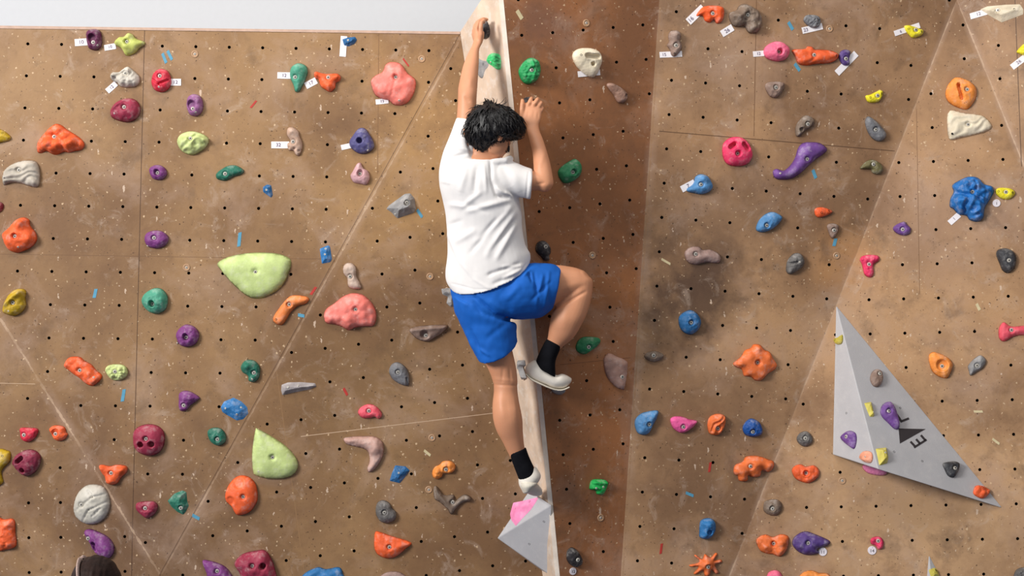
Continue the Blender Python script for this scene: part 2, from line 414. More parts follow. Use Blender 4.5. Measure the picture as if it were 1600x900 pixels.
NH = 0
def hold(c, r, col, pts, label, H=None, b=None, s=(), hs=(), f=(), k='dome', n=.10, pk=None, fac=None, group=None, bd=.30, wk=.95, base=0.):
    """c,r: which 400x225 tile of the photo the outline was measured in (4x); c None = photo pixels"""
    global NH; NH += 1
    if c is None: T = lambda x, y: (x, y); sc = 1.
    else: T = lambda x, y: (x / 4 + c * 400, y / 4 + r * 225); sc = .25
    v = [float(q) for q in pts.replace(',', ' ').split()]
    poly = [T(v[i], v[i + 1]) for i in range(0, len(v), 2)]
    ctr = np.mean(poly, 0)
    if k != 'roof': poly = smooth_poly(poly, 4)
    else:
        # slightly rounded corners
        q = []; m_ = len(poly)
        for i in range(m_):
            a, p, d = [np.array(poly[(i + j - 1) % m_]) for j in range(3)]
            e1 = min(.3, 1.6 / max(1e-6, np.hypot(*(a - p)))); e2 = min(.3, 1.6 / max(1e-6, np.hypot(*(d - p))))
            q += [tuple(p + (a - p) * e1), tuple(p + ((a - p) * e1 + (d - p) * e2) * .2), tuple(p + (d - p) * e2)]
        poly = q
    A = np.array(poly); lo, hi = A.min(0), A.max(0)
    size = max(hi - lo); sp = max(.85, size / 34)
    gx, gy = np.meshgrid(np.arange(lo[0], hi[0], sp), np.arange(lo[1], hi[1], sp * .87))
    gx[1::2] += sp / 2
    g = np.c_[gx.ravel(), gy.ravel()]
    g = g[inside(g, poly)]; d = segd(g, poly); g = g[d > sp * .45]
    # a tight ring just inside the outline keeps the rim steep
    rim = []
    pv = [Vector(p) for p in poly] + [Vector(p) for p in g]
    vo, eo, fo, *_ = delaunay_2d_cdt(pv, [], [list(range(len(poly)))], 1, 1e-5)
    pts2 = np.array([x[:] for x in vo]); d = segd(pts2, poly); d[d < 1e-3] = 0
    R = d.max()
    if H is None: H = .85 * R
    t = np.clip(d / (R * wk), 0, 1)
    if k == 'dome': h = H * np.sqrt(np.clip(1 - (1 - t) ** 2, 0, 1))
    elif k == 'roof': h = H * np.minimum(1, d / (R * wk * .8))
    else: h = H * np.sqrt(np.clip(1 - (1 - np.clip(t * 1.5, 0, 1)) ** 2, 0, 1))     # slab
    if pk:
        off = (pts2 - ctr) / size; h = h * np.clip(1 + off @ np.array(pk), .25, 2)
    # smoothing of the medial crease
    nb = [set() for _ in pts2]
    for fc in fo:
        for a_ in range(len(fc)):
            nb[fc[a_]].add(fc[a_ - 1]); nb[fc[a_ - 1]].add(fc[a_])
    rimv = d <= 0
    for _ in range(0 if k == 'roof' else 3):
        h2 = h.copy()
        for i, q in enumerate(nb):
            if not rimv[i] and q: h2[i] = .5 * h[i] + .5 * h[list(q)].mean()
        h = h2
    if n:
        fr = 3.2 / size
        nn = np.array([noise.fractal(Vector((x * fr * 1.3, y * fr * 1.3, NH * 7.3)), .8, 2.1, 3) for x, y in pts2])
        h = h + H * n * nn * np.clip(d / (R * .35), 0, 1)
    for ft in f:
        if ft[0] == 'b':
            x, y = T(ft[1], ft[2]); rr_ = ft[3] * sc
            q = np.exp(-((pts2[:, 0] - x) ** 2 + (pts2[:, 1] - y) ** 2) / (rr_ ** 2 * .6)); h = h + H * ft[4] * q * np.clip(d / (R * .25), 0, 1)
        elif ft[0] == 'p':
            x, y = T(ft[1], ft[2]); rr_ = ft[3] * sc
            q = np.hypot(pts2[:, 0] - x, pts2[:, 1] - y) / rr_
            w = np.clip((1.25 - q) / .5, 0, 1); w = w * w * (3 - 2 * w); h = h - np.maximum(0, h) * ft[4] * w
        elif ft[0] == 'e':      # slot: x0,y0,x1,y1,r,depth
            a = np.array(T(ft[1], ft[2])); bb = np.array(T(ft[3], ft[4])); rr_ = ft[5] * sc; ab = bb - a
            tt = np.clip(((pts2 - a) @ ab) / max(ab @ ab, 1e-9), 0, 1); q = np.sqrt(((pts2 - a - tt[:, None] * ab) ** 2).sum(1)) / rr_
            w = np.clip((1.25 - q) / .5, 0, 1); w = w * w * (3 - 2 * w); h = h - np.maximum(0, h) * ft[6] * w
        elif ft[0] == 'r':      # ridge: x0,y0,x1,y1,r,height
            a = np.array(T(ft[1], ft[2])); bb = np.array(T(ft[3], ft[4])); rr_ = ft[5] * sc; ab = bb - a
            tt = np.clip(((pts2 - a) @ ab) / max(ab @ ab, 1e-9), 0, 1); q = np.sqrt(((pts2 - a - tt[:, None] * ab) ** 2).sum(1)) / rr_
            h = h + H * ft[6] * np.exp(-q * q * 1.6) * np.clip(d / (R * .3), 0, 1)
        elif ft[0] == 'l':      # lumps of blackberry size ft[1] px(4x), amp
            w = ft[1] * sc
            nn = np.array([noise.voronoi(Vector((x / w, y / w, NH * 1.7)))[0][0] for x, y in pts2])
            h = h + H * ft[2] * 1.7 * (.45 - nn) * np.clip(d / (R * .3), 0, 1)
        elif ft[0] == 'w':      # strata: angle deg, wavelength(4x), amp
            a = math.radians(ft[1]); ph = (pts2[:, 0] * math.sin(a) + pts2[:, 1] * math.cos(a)) / (ft[2] * sc)
            ph = ph + 1.2 * np.array([noise.noise(Vector((x * .05, y * .05, NH))) for x, y in pts2])
            h = h + H * ft[3] * np.sin(ph * 6.283) * np.clip(d / (R * .3), 0, 1)
    bpx = None
    if b:
        bpx = T(*b); q = np.hypot(pts2[:, 0] - bpx[0], pts2[:, 1] - bpx[1]) / 3.9
        hb = np.interp(0, [0], [0])
        near = np.argsort(q)[:5]; lvl = max(h[near].mean() * (1 - bd), 1.2)
        w = np.clip((1.35 - q) / .4, 0, 1); w = w * w * (3 - 2 * w); h = h * (1 - w) + np.minimum(h, lvl) * w
    h = np.maximum(h, .25); h[rimv] = 0
    fk = fac or facet(*ctr); plk = pl[fk]; org = hit(ctr[0], ctr[1], plk); Mx = frame(plk, org); Mi = Mx.inverted()
    S1 = (8 + org.y) / F
    V = []; nrm = plk[0]
    for (x, y), hh in zip(pts2, h): V.append(Mi @ (hit(x, y, plk) + nrm * (hh * S1 + (base * S1 if hh > 0 else 0) + .0006)))
    Fc = [list(q) for q in fo]
    nb_ = len(V); Vb = [V[i].copy() for i in range(len(V)) if rimv[i]]
    o = mesh_obj('climbing_hold', V, Fc, hmat(col), smooth=(k != 'roof'))
    # close the back
    bm = bmesh.new(); bm.from_mesh(o.data)
    be = [e for e in bm.edges if e.is_boundary]
    try: bmesh.ops.contextual_create(bm, geom=be)
    except Exception: pass
    bmesh.ops.recalc_face_normals(bm, faces=bm.faces); bm.to_mesh(o.data); bm.free()
    o.matrix_world = Mx
    g_ = {'P': 'holds bolted to the left wall', 'R': 'holds bolted to the right wall'}.get(fk[0], None)
    tag(o, label, 'climbing hold', group or g_ or 'holds on the prow and the wall volumes')
    def put(me, nm, x, y, up, slack=0):
        q = np.hypot(pts2[:, 0] - x, pts2[:, 1] - y); i = np.argsort(q)[:4]; hh = (h[i].mean() if nm == 'bolt' else h[i[0]]) * S1
        ob = bpy.data.objects.new(nm, me); COL.objects.link(ob)
        ob.parent = o; ob.location = (Mi @ (hit(x, y, plk) + nrm * (hh + up)))
        # tilt to local slope for screws
        if nm != 'bolt':
            A_ = np.c_[pts2[np.argsort(q)[:9]], np.ones(9)]; sol = np.linalg.lstsq(A_, h[np.argsort(q)[:9]], rcond=None)[0]
            nl = Vector((-sol[0], sol[1], 1)).normalized(); ob.rotation_euler = nl.to_track_quat('Z', 'Y').to_euler()
        return ob
    if bpx is not None: put(BOLT, 'bolt', bpx[0], bpx[1], .0015)
    for q in s: x, y = T(*q); put(SCREW, 'screw', x, y, .0008)
    for q in hs: x, y = T(*q); put(HOLE, 'screw_hole', x, y, .0006)
    return o
h = hold
# --- left wall, top row (tile 0,0)
h(0,0,'dpurple','540,205 565,185 605,183 630,200 640,250 632,295 600,316 560,305 545,270','dark purple oval pocket hold in the top left corner, beside the lime hold',b=(592,270),s=[(618,288)],f=[('p',583,242,24,.7)],H=12)
h(0,0,'lime','715,262 745,232 775,228 800,206 830,215 850,240 905,262 900,285 870,305 850,330 810,348 785,345 760,305 722,282','knobbly lime green hold near the top left edge, right of the dark purple pocket hold',b=(800,265),f=[('b',790,300,30,.3),('b',815,225,25,.3)],bd=.5)
h(0,0,'rock','690,470 705,452 745,450 765,435 800,416 835,440 870,475 875,510 860,535 825,546 760,545 735,520 720,515 695,495','pale grey rock-like craggy hold with a tilted tag, under the lime hold',b=(790,462),hs=[(714,482)],f=[('w',60,60,.15)],n=.3)
h(0,0,'red','1010,430 1050,445 1070,490 1070,530 1045,565 1005,577 965,560 947,520 955,470 980,440','bright red glossy oval hold with a smile-shaped groove, paper tag on its right',b=(1008,480),s=[(1003,548)],f=[('e',960,500,1000,530,6,.3),('e',1000,530,1055,505,6,.3)])
h(0,0,'crimson','690,700 715,650 765,620 820,615 860,635 880,680 870,725 835,755 790,764 740,755 700,735','dusty crimson half-dome hold with a crescent ledge, under the pale grey rock-like hold',b=(788,675),s=[(727,714)],f=[('r',700,690,790,625,14,.25)])
h(0,0,'mauve','1170,620 1185,597 1215,588 1250,600 1270,640 1268,690 1245,720 1215,728 1185,715 1168,670','small mauve oval hold with a big round pocket, below the bright red tagged hold',b=(1210,682),s=[(1232,705)],f=[('p',1203,658,26,.7)],H=13)
h(0,0,'orange','232,900 255,860 300,810 345,775 385,782 420,810 470,840 510,870 530,905 515,935 470,945 430,955 400,950 360,967 330,965 290,945 260,958 235,950','large lumpy orange-red triangular hold in the upper left of the wall',b=(350,858),hs=[(252,898)],f=[('l',60,.5),('b',300,925,30,.2)])
h(0,0,'yellow','-20,810 20,815 55,840 70,860 55,880 10,890 -20,890','mustard yellow hold cut by the left edge, left of the large orange-red triangular one',hs=[(22,833)])
h(0,0,'pgreen','1107,880 1130,840 1190,820 1250,830 1295,855 1307,885 1290,920 1250,950 1200,970 1150,955 1120,925','pale green ribbed shell-like hold directly below the small mauve pocket hold',b=(1200,870),f=[('w',30,60,.12),('l',60,.2)])
# tile 0,1
h(0,1,'gray','15,210 30,165 70,130 140,105 215,105 240,130 252,190 243,262 200,268 120,245 60,245 25,258','beige-grey stone-like hold with layered grooves, below the mustard yellow one at the left edge',b=(130,165),s=[(35,210)],f=[('w',10,35,.1)],k='slab',H=12)
h(0,1,'purple','932,160 960,135 1000,132 1035,155 1045,190 1020,220 985,226 950,210','small round purple hold at the vertical panel joint, left of the small teal bean',b=(988,182),f=[('p',985,175,16,.3)],bd=.5)
h(0,1,'teal','1350,190 1380,160 1430,135 1480,135 1525,165 1510,190 1460,205 1410,230 1360,220','small teal bean-shaped hold right of the small round purple one',b=(1412,188))
h(0,1,'dred','-25,365 10,365 25,385 15,415 -10,432 -25,430','sliver of a dark red hold at the left edge, above the orange-red blob')
h(0,1,'orange','15,560 60,520 100,475 150,458 185,475 190,510 225,555 232,600 205,640 160,665 110,680 60,665 35,635 20,595','orange-red blob hold with rounded lobes at the left edge of the wall, halfway up',b=(112,578),s=[(133,645)],f=[('b',140,500,50,.35),('b',200,590,40,.2),('b',70,610,50,.2)])
h(0,1,'purple','903,590 920,555 970,540 1020,548 1055,585 1045,625 1000,650 950,650 915,630','light purple oval hold right of the vertical panel joint, just above the horizontal one',b=(972,588),s=[(925,638)])
h(None,0,'bgreen','340,411 358,401 390,395 425,395 446,400 455,408 452,425 440,448 420,462 402,467 385,462 362,442 345,422','large smooth pale green leaf-shaped hold, wide and pointing down, mid left wall',b=(401,425),s=[(403,462)],H=15,n=.04)
# tile 0,2
h(0,2,'yellow','18,150 22,110 50,50 95,10 145,5 165,25 160,70 165,110 140,150 90,175 45,165','mustard yellow hold with a raised curled rim, near the left edge below the orange-red blob',b=(95,92),s=[(68,143)],f=[('r',40,100,130,25,25,.45)])
h(0,2,'teal2','885,80 905,35 960,2 1010,5 1045,45 1050,90 1035,135 990,160 945,155 905,125','round teal dome hold beside the vertical panel joint, left of the large leaf-shaped green one',b=(960,100),f=[('p',958,92,15,.45)])
h(0,2,'purple','1100,300 1115,260 1150,232 1180,228 1220,245 1245,285 1240,325 1215,355 1170,368 1125,355','plain purple dome hold below and right of the round teal dome',b=(1170,308),f=[('p',1167,298,15,.45)],s=[(1107,345)])
h(0,2,'orange','400,490 415,450 445,430 500,430 530,455 570,475 600,510 638,545 625,580 580,612 540,600 500,565 460,540 430,515','knobbly orange-red hold touching left of the small pale green brain-like one',b=(508,513),s=[(597,555)],f=[('l',55,.4)])
h(0,2,'pgreen','658,520 675,485 730,475 780,485 800,520 790,555 745,577 695,570','small pale green brain-like hold beside the knobbly orange-red one',b=(728,520),f=[('l',26,.45)])
h(0,2,'teal','1505,490 1530,455 1565,448 1600,460 1625,500 1620,560 1590,588 1555,580 1550,550 1515,525','teal hold with a round knob on top, above the blue screw-on',b=(1592,528),s=[(1582,568)],f=[('b',1548,490,32,.6)])
h(0,2,'purple','1118,700 1120,660 1150,642 1195,648 1250,685 1225,710 1190,735 1165,765 1130,768 1118,745','purple wedge hold pointing right, left of the blue screw-on',b=(1155,732),f=[('b',1170,675,45,.3)])
h(0,2,'blue','1380,745 1400,710 1460,685 1510,710 1545,745 1552,785 1520,820 1480,828 1430,800 1390,775','faceted blue screw-on hold with three screws, on the diagonal crease',s=[(1413,750),(1485,787),(1510,745)],hs=[(1415,786)],k='roof',H=8)
# tile 0,3
h(0,3,'red','128,-25 180,-28 238,-20 232,20 205,50 170,62 135,45 128,10','small dark red square-topped hold left of the small orange ring, near the left edge',b=(160,15))
h(0,3,'orange','308,-15 330,-38 370,-42 405,-30 415,0 425,15 405,45 370,55 340,45 325,15','small orange hold with a round hollow, right of the small dark red one',b=(353,10),f=[('p',355,0,22,.4)])
h(0,3,'yellow','-20,120 50,115 68,135 62,185 20,230 10,260 22,310 5,330 -20,330','mustard yellow bracket-shaped hold cut by the left edge beside the dark crimson pocket ball',hs=[(28,145)])
h(0,3,'dcrim','78,190 100,145 160,112 215,112 250,140 257,180 235,235 190,270 150,272 115,245 90,215','dark crimson ball hold with two finger pockets near the left edge',f=[('e',125,180,150,158,13,.75),('p',155,235,15,.75)],hs=[(155,237)],H=17)
h(0,3,'crimson','832,50 835,0 870,-35 925,-50 985,-40 1022,-5 1032,50 1012,110 970,142 920,148 870,130 840,95','round crimson bowling-ball hold with one bolt and two finger holes on the panel joint',b=(925,38),f=[('p',890,75,17,.8),('p',958,72,17,.8)],H=18,n=.03)
h(0,3,'teal','1297,10 1305,-15 1340,-28 1385,-20 1412,20 1410,60 1375,85 1335,75 1310,50','small dark teal dome hold right of the crimson bowling-ball one',b=(1365,42))
h(0,3,'orange','618,215 640,203 690,212 735,203 790,212 797,245 775,270 755,290 735,320 700,330 665,318 655,280 635,255','orange three-lobed hold above the grey crumpled disc',b=(703,253),f=[('b',640,222,25,.3),('b',770,232,28,.4),('b',705,305,28,.3)])
h(0,3,'white','460,480 470,420 500,365 550,330 615,328 660,350 685,410 688,470 660,535 610,570 550,577 500,555 470,520','large pale grey round hold with crumpled creases',b=(520,448),f=[('e',480,490,590,400,6,.14),('e',590,400,680,380,6,.14),('e',520,560,570,480,6,.14),('e',570,480,680,430,6,.14),('e',560,360,600,400,6,.14),('e',590,520,640,470,6,.14)],H=14,n=.12)
h(0,3,'crimson','848,465 860,440 915,432 970,435 988,470 970,510 935,535 910,537 880,515 855,490','small crimson button hold with a white bolt, below the bowling-ball hold',b=(915,472))
h(0,3,'teal','1048,430 1090,385 1140,365 1165,375 1170,430 1180,460 1160,500 1145,517 1110,500 1070,465','teal three-sided hold beside the diagonal crease, right of the small crimson button',b=(1135,472),k='roof',H=9)
h(0,3,'orange','1407,390 1430,330 1470,285 1515,270 1565,285 1600,330 1612,400 1600,450 1560,500 1500,520 1470,510 1450,470 1415,435','big bright orange oval hold with thumb dimples, below the pale green pointed oval',b=(1525,398),f=[('p',1495,312,32,.35),('p',1445,425,26,.35)],H=15,n=.03)
h(0,3,'orange','-20,545 30,545 75,540 95,560 98,630 105,690 95,720 40,735 -20,730','orange square lumpy hold cut by the left edge near the bottom',f=[('l',60,.3)],n=.2)
h(0,3,'purple','528,620 560,605 610,620 670,650 705,690 715,740 695,780 660,790 610,765 580,730 560,690 540,660','long purple hold with an oval pocket, below the grey crumpled disc and above the spectator',b=(560,660),f=[('e',592,695,605,730,13,.8)])
h(0,3,'purple','1265,805 1320,805 1400,835 1440,880 1450,930 1310,930 1290,880','purple ridge hold cut by the bottom edge, left of the crimson pocket one',b=(1362,862))
h(None,0,'crimson','366,880 378,866 400,860 415,860 425,875 430,890 430,908 385,908 373,893','crimson hold with a dark pocket at the bottom edge, right of the purple ridge',b=(396,881),f=[('p',412,882,4.5,.85)])
# tile 1,0
h(1,0,'dblue','538,245 570,235 620,230 632,250 615,275 580,290 550,285','small dark blue faceted screw-on over an upright paper tag at the wall top',s=[(578,255)],k='roof',H=6)
h(1,0,'teal2','212,450 225,415 265,395 310,410 325,450 310,500 290,540 270,575 245,572 235,535 215,490','sea green drop-shaped hold tapering downward, left of the tagged orange knob',b=(250,487),f=[('b',265,430,40,.3)])
h(1,0,'orange','362,460 375,447 405,455 440,462 480,460 510,460 530,480 525,505 500,520 495,550 465,575 430,560 405,540 390,500 370,490','small bright orange hold with horn-like ends, right of the sea green drop',b=(455,488),f=[('b',515,480,22,.5),('b',380,465,22,.3),('b',450,545,28,.3)])
h(1,0,'salmon','722,540 720,500 750,470 790,450 810,405 840,388 890,392 920,415 945,455 990,490 1000,530 985,590 950,640 905,660 860,655 830,630 790,620 745,595','very large salmon pink dimpled hold near the top of the left wall',b=(877,488),s=[(897,633)],f=[('l',60,.14),('e',850,600,880,480,8,.1)],H=16)
h(1,0,'bone','192,840 200,800 235,795 265,820 275,855 290,890 290,930 270,975 245,965 235,945 205,940 195,900 215,880','bone-coloured hold with small round pits and a tag on its left',b=(235,888),f=[('p',205,925,9,.4),('p',245,930,9,.4),('p',270,945,8,.4),('b',225,825,26,.4)])
h(1,0,'violet','583,885 600,855 640,805 680,802 710,840 735,885 738,925 700,955 650,962 610,940 588,915','blue-violet cone-like hold with a round pocket, right of the bone-coloured one',f=[('p',650,882,17,.8)],s=[(702,943)],H=13)
# tile 1,1
h(1,1,'pinkish','590,200 605,170 630,125 655,118 670,150 700,170 712,215 690,255 650,250 610,240','dusty pink pointed hold left of the diagonal crease',b=(652,188),f=[('p',655,180,17,.5)])
h(1,1,'dblue','42,270 70,253 95,258 105,320 95,336 45,300','tiny dark blue four-sided screw-on below the blue-violet and bone-coloured holds',s=[(68,288)],k='roof',H=5)
h(1,1,'mgray','815,405 830,385 930,312 965,308 990,340 1000,405 985,430 885,465 865,448 850,430','grey angular wedge hold with a deep bolt hole, just right of the diagonal crease',b=(943,368),s=[(870,440)],k='roof',H=13,bd=.5,pk=(.7,.2))
h(1,1,'blue','398,655 450,633 462,640 475,720 465,738 412,748','blue rectangular screw-on with two screws, right end of the horizontal joint',s=[(437,655),(433,690)],k='roof',H=5)
h(1,1,'tan','545,770 565,745 600,745 625,775 630,830 650,870 655,905 600,905 575,885 570,840 548,810','beige elongated upright hold above the salmon pink dome',b=(590,828),H=9)
# tile 1,2
h(1,2,'sorange','105,200 120,160 180,80 220,48 270,45 320,55 332,75 310,100 260,115 220,150 190,200 165,230 130,228','pale orange sausage-shaped hold slanting below the large leaf-shaped green one',b=(210,103),hs=[(130,195)],bd=.6,H=9)
h(1,2,'salmon','423,175 440,130 490,95 540,55 600,32 660,38 710,75 745,130 753,190 735,235 680,240 620,248 580,265 540,245 490,228 440,220','large salmon pink bumpy dome hold, left of the climber\'s blue shorts',b=(625,132),hs=[(445,170)],f=[('l',50,.2),('b',580,220,50,.25)],H=15)
h(1,2,'mgray','1158,5 1205,0 1245,0 1245,115 1215,118 1190,95 1200,55 1165,40','grey angular Y-shaped hold half hidden behind the climber at hip height',k='roof',H=8)
h(1,2,'brown','958,262 990,245 1050,235 1150,230 1200,235 1170,275 1110,315 1070,335 1020,325 985,300','brown eye-shaped ledge hold with an orange centre, left of the blue shorts',b=(1062,295),f=[('r',965,260,1190,236,20,.5),('p',1055,290,26,.5)],H=10)
h(1,2,'slate','832,510 850,475 885,463 925,485 955,535 955,605 910,605 860,575 838,545','slate grey oval hold above the pinkish red half-moon one',b=(888,523),f=[('e',940,560,945,600,5,.4)])
h(1,2,'lgray','160,605 200,590 280,588 370,595 378,615 330,635 250,650 165,670 157,640','flat light grey bar-shaped ledge with two screws, below the diagonal crease',s=[(203,617),(265,608)],k='roof',H=8)
h(1,2,'pinkred','637,780 655,745 700,725 745,735 780,770 787,800 765,818 740,805 715,812 665,812','small pinkish red half-moon hold below the slate grey oval',b=(707,765))
# tile 1,3
h(None,0,'bgreen','399,672 403,670 425,682 448,698 462,715 466,728 460,740 445,747 420,748 400,743 395,735 394,705','large smooth pale green pointed oval hold in the lower left wall, apex upward',b=(427,713),s=[(405,735)],H=15,n=.04)
h(1,3,'rosebeige','548,40 600,28 720,25 770,40 795,75 798,130 775,190 740,235 705,252 695,225 710,180 700,125 660,100 590,85 560,70','weathered rose-beige boomerang-shaped hold',f=[('b',760,90,40,.4)],n=.25,H=10)
h(1,3,'dblue','870,208 935,215 962,240 940,270 900,320 835,305 850,255','dark blue square screw-on right of the boomerang-shaped hold',s=[(893,252)],k='roof',H=6,n=.2)
h(1,3,'gorange','1102,245 1120,215 1145,205 1170,182 1215,180 1245,205 1240,240 1210,258 1170,260 1160,280 1130,295 1105,280','light orange crumpled hold left of the climber\'s lower foot',b=(1187,230),f=[('l',40,.35)])
h(1,3,'dbrown','1110,350 1130,338 1155,375 1180,395 1235,392 1245,430 1280,400 1310,390 1342,405 1335,430 1290,440 1250,480 1220,515 1195,480 1150,440 1115,415','brown-grey three-armed bone-like hold below the light orange crumpled one',b=(1228,435),f=[('b',1320,410,26,.5),('r',1125,350,1220,500,16,.4)],H=8)
h(1,3,'dgray','748,480 760,440 795,425 830,440 850,475 875,500 870,545 825,568 780,560 752,520','dark grey pebble hold above the orange fin-shaped one',b=(803,497))
h(1,3,'orange','738,690 745,625 780,625 850,650 970,690 935,730 880,775 820,790 765,770 742,735','bright orange fin-shaped hold near the bottom, pointing right',b=(835,712),H=12,f=[('e',850,660,960,690,8,.25)])
h(None,0,'blue','470,902 480,893 497,886 510,889 530,886 536,897 536,908 470,908','blue craggy hold whose top shows at the bottom edge',n=.3)
h(None,0,'pbrown','594,900 608,893 625,894 636,902 636,908 594,908','beige hold whose rim barely shows at the bottom edge, below the orange fin-shaped one')
# tile 2,0
h(2,0,'green','40,440 60,400 100,365 140,365 170,395 175,450 155,500 100,528 65,510 45,475','bright green hold with a textured left side, above the climber\'s right hand',b=(103,443),f=[('l',22,.22),('r',110,375,110,520,16,.3)])
h(2,0,'cream','375,350 395,315 440,300 500,303 545,325 563,375 550,420 530,465 500,487 460,470 425,440 395,405','cream skull-like hold with a wide slot and a hole, on two paper tags',f=[('e',455,352,525,358,15,.7),('p',490,403,12,.85)],hs=[(413,347)],H=12)
h(2,0,'brn2','590,535 610,517 650,530 700,565 720,595 710,630 680,645 655,635 630,590','reddish brown tube-like hold slanting down to a dark opening, right of the cream one',f=[('p',705,600,12,.8)],H=10)
h(2,1,'dgreen','285,180 310,140 370,100 400,95 430,130 430,180 405,215 350,245 310,235','dark green round hold right of the climber\'s bent elbow',b=(368,178),bd=.5)
h(2,0,'brown','975,225 990,195 1030,190 1055,215 1052,255 1062,290 1045,330 1015,355 995,345 985,310 967,285 980,260','brown pear-shaped hold with a round head, on a long paper tag',b=(1018,287),hs=[(1010,338)],f=[('b',1018,222,34,.5)])
h(2,0,'claw','1150,100 1170,65 1200,40 1270,35 1315,45 1327,80 1315,130 1280,148 1260,125 1235,142 1205,130 1190,100','bright orange claw-shaped hold at the top of the right wall',b=(1247,88),H=9)
h(2,0,'dbrown','1355,110 1360,80 1400,65 1420,35 1460,25 1510,50 1545,75 1562,130 1540,195 1490,210 1465,190 1450,165 1400,170 1370,150','large dark brown rocky hold right of the orange claw',b=(1460,100),n=.3,f=[('b',1500,180,35,.4),('b',1400,100,35,.3)])
h(None,0,'black','815,158 822,152 832,153 835,162 828,172 817,168','small black hold gripped by the climber\'s right hand',H=8)
h(3,0,'pink','-30,320 -10,285 40,260 90,265 130,300 133,335 110,370 60,385 10,375 -20,355','pink round ball hold left of the long orange ledge',b=(62,328),f=[('p',62,325,16,.3)],bd=.6)
h(3,0,'brown','-20,540 0,515 60,510 98,520 98,555 60,605 30,612 0,590','small brown hold below the pink ball and the long orange ledge',b=(40,550))
h(3,0,'slate','220,125 235,98 270,92 310,100 328,130 318,165 285,178 255,165 235,150','small bluish grey rock hold on a slanted tag',n=.35,f=[('l',40,.4)])
h(3,0,'orange','150,312 230,305 245,290 275,292 290,308 350,310 400,318 440,340 435,370 380,395 300,400 240,410 190,400 165,350','long orange ledge hold between the pink ball and the violet kidney',b=(277,348),hs=[(416,352)],f=[('w',20,60,.08)])
h(3,0,'dviolet','443,365 450,325 480,310 510,318 512,345 505,365 510,400 485,412 460,400','small violet kidney-shaped hold over a slanted tag, right of the long orange ledge',b=(480,370))
h(3,0,'byellow','850,165 870,157 900,162 935,175 968,190 960,220 905,238 880,220 860,195','bright yellow pointed hold lying across a paper tag at the top of the right wall',b=(915,190),hs=[(870,184),(950,200)])
h(3,0,'byellow','608,600 640,590 670,575 700,562 717,575 712,605 690,635 650,643 620,635','small bright yellow half-moon hold without a tag, above the grey drop',b=(677,600),hs=[(632,612),(703,587)])
h(3,0,'dbrown','170,800 195,750 235,720 280,740 290,770 260,800 225,820 200,850 175,850','grey-brown hold with a thumb hollow, left of the grey drop',b=(240,778),f=[('p',203,812,13,.5)])
h(3,0,'slate','605,760 625,727 665,750 705,790 738,835 725,870 690,885 650,865 620,820','grey smooth drop-shaped hold below the small yellow half-moon',b=(662,812))
h(3,0,'gorange','1108,580 1125,530 1170,485 1230,495 1275,520 1303,560 1300,610 1275,655 1240,685 1190,675 1140,650 1115,620','light orange round hold with a long slanting slot, above the white wavy one',b=(1240,568),hs=[(1228,652)],f=[('e',1188,540,1208,620,12,.8)],H=13)
h(3,0,'cream','1118,730 1130,700 1150,688 1220,705 1330,720 1370,745 1400,785 1380,815 1310,840 1200,865 1140,875 1122,830','white wavy layered hold directly under the slotted orange one',b=(1247,785),hs=[(1147,843)],f=[('w',25,45,.12)],H=10)
h(3,0,'cream','1325,60 1370,40 1480,30 1575,27 1597,60 1595,90 1460,140 1415,115 1380,95','white angular arrow-like hold in the top right corner',b=(1442,67),hs=[(1545,62)],k='roof',H=9)
h(3,0,'byellow','1553,325 1580,290 1600,275 1640,275 1640,350 1590,345 1575,340','yellow frilled hold cut by the right edge near the top',f=[('l',25,.4)])
# tile 2,1 / 3,1
h(2,1,'hotpink','1313,30 1325,-10 1370,-42 1430,-42 1475,-10 1500,40 1500,85 1470,125 1410,140 1350,130 1320,90','hot pink face-like hold with two slanting finger pockets and a round one',b=(1400,62),f=[('e',1358,20,1380,5,15,.8),('e',1440,5,1460,30,15,.8)],hs=[(1349,90)],H=15,n=.03,bd=.5)
h(3,1,'vpurple','30,170 55,155 100,165 145,125 170,80 190,20 230,-10 310,-10 350,10 370,35 350,60 300,95 255,135 200,185 150,215 80,225 40,210','long purple horn-shaped hold curving down to the left, right of the hot pink face-like one',b=(233,97),s=[(65,185)],H=12)
h(2,1,'sblue','1092,280 1130,250 1145,205 1180,188 1220,200 1245,235 1255,270 1230,300 1180,315 1140,308 1100,300','dull sky blue lumpy hold with a tag on its left, right of the inner corner',b=(1172,255),f=[('b',1185,215,30,.3)])
h(None,0,'sblue','1181,358 1185,345 1195,335 1207,331 1219,336 1222,342 1212,354 1200,361 1188,363','light blue slanting bean-shaped hold with no tag, left of the tiny orange one',b=(1195.5,352.5))
h(2,1,'black','145,650 160,615 200,605 235,640 240,680 230,700 232,725 200,730 180,705 155,680','black irregular hold just above the climber\'s raised thigh',b=(198,642))
h(2,1,'pbrown','1077,690 1095,655 1135,640 1175,645 1190,662 1240,660 1290,685 1305,720 1285,745 1210,740 1150,755 1100,740','long pinkish brown bean hold right of the inner corner at mid height',b=(1140,688),H=10)
h(None,0,'dgray','818,366 822,388 822,409 814,405 808,393 812,378','dark grey slim hold on the prow beside the white shirt',fac='FIN',H=5)
h(3,1,'olive','573,150 610,110 650,97 700,120 720,160 690,192 650,180 640,160 590,158','olive green claw hold right of the purple horn',b=(650,128))
h(3,1,'rblue','1135,390 1140,340 1160,300 1150,260 1190,230 1250,205 1310,210 1350,250 1400,265 1412,300 1385,350 1355,400 1345,460 1310,487 1260,475 1240,450 1190,440 1160,410','biggest craggy bright blue rock-like hold near the right edge',b=(1270,310),f=[('w',-50,60,.14),('l',45,.25)],H=21,n=.3)
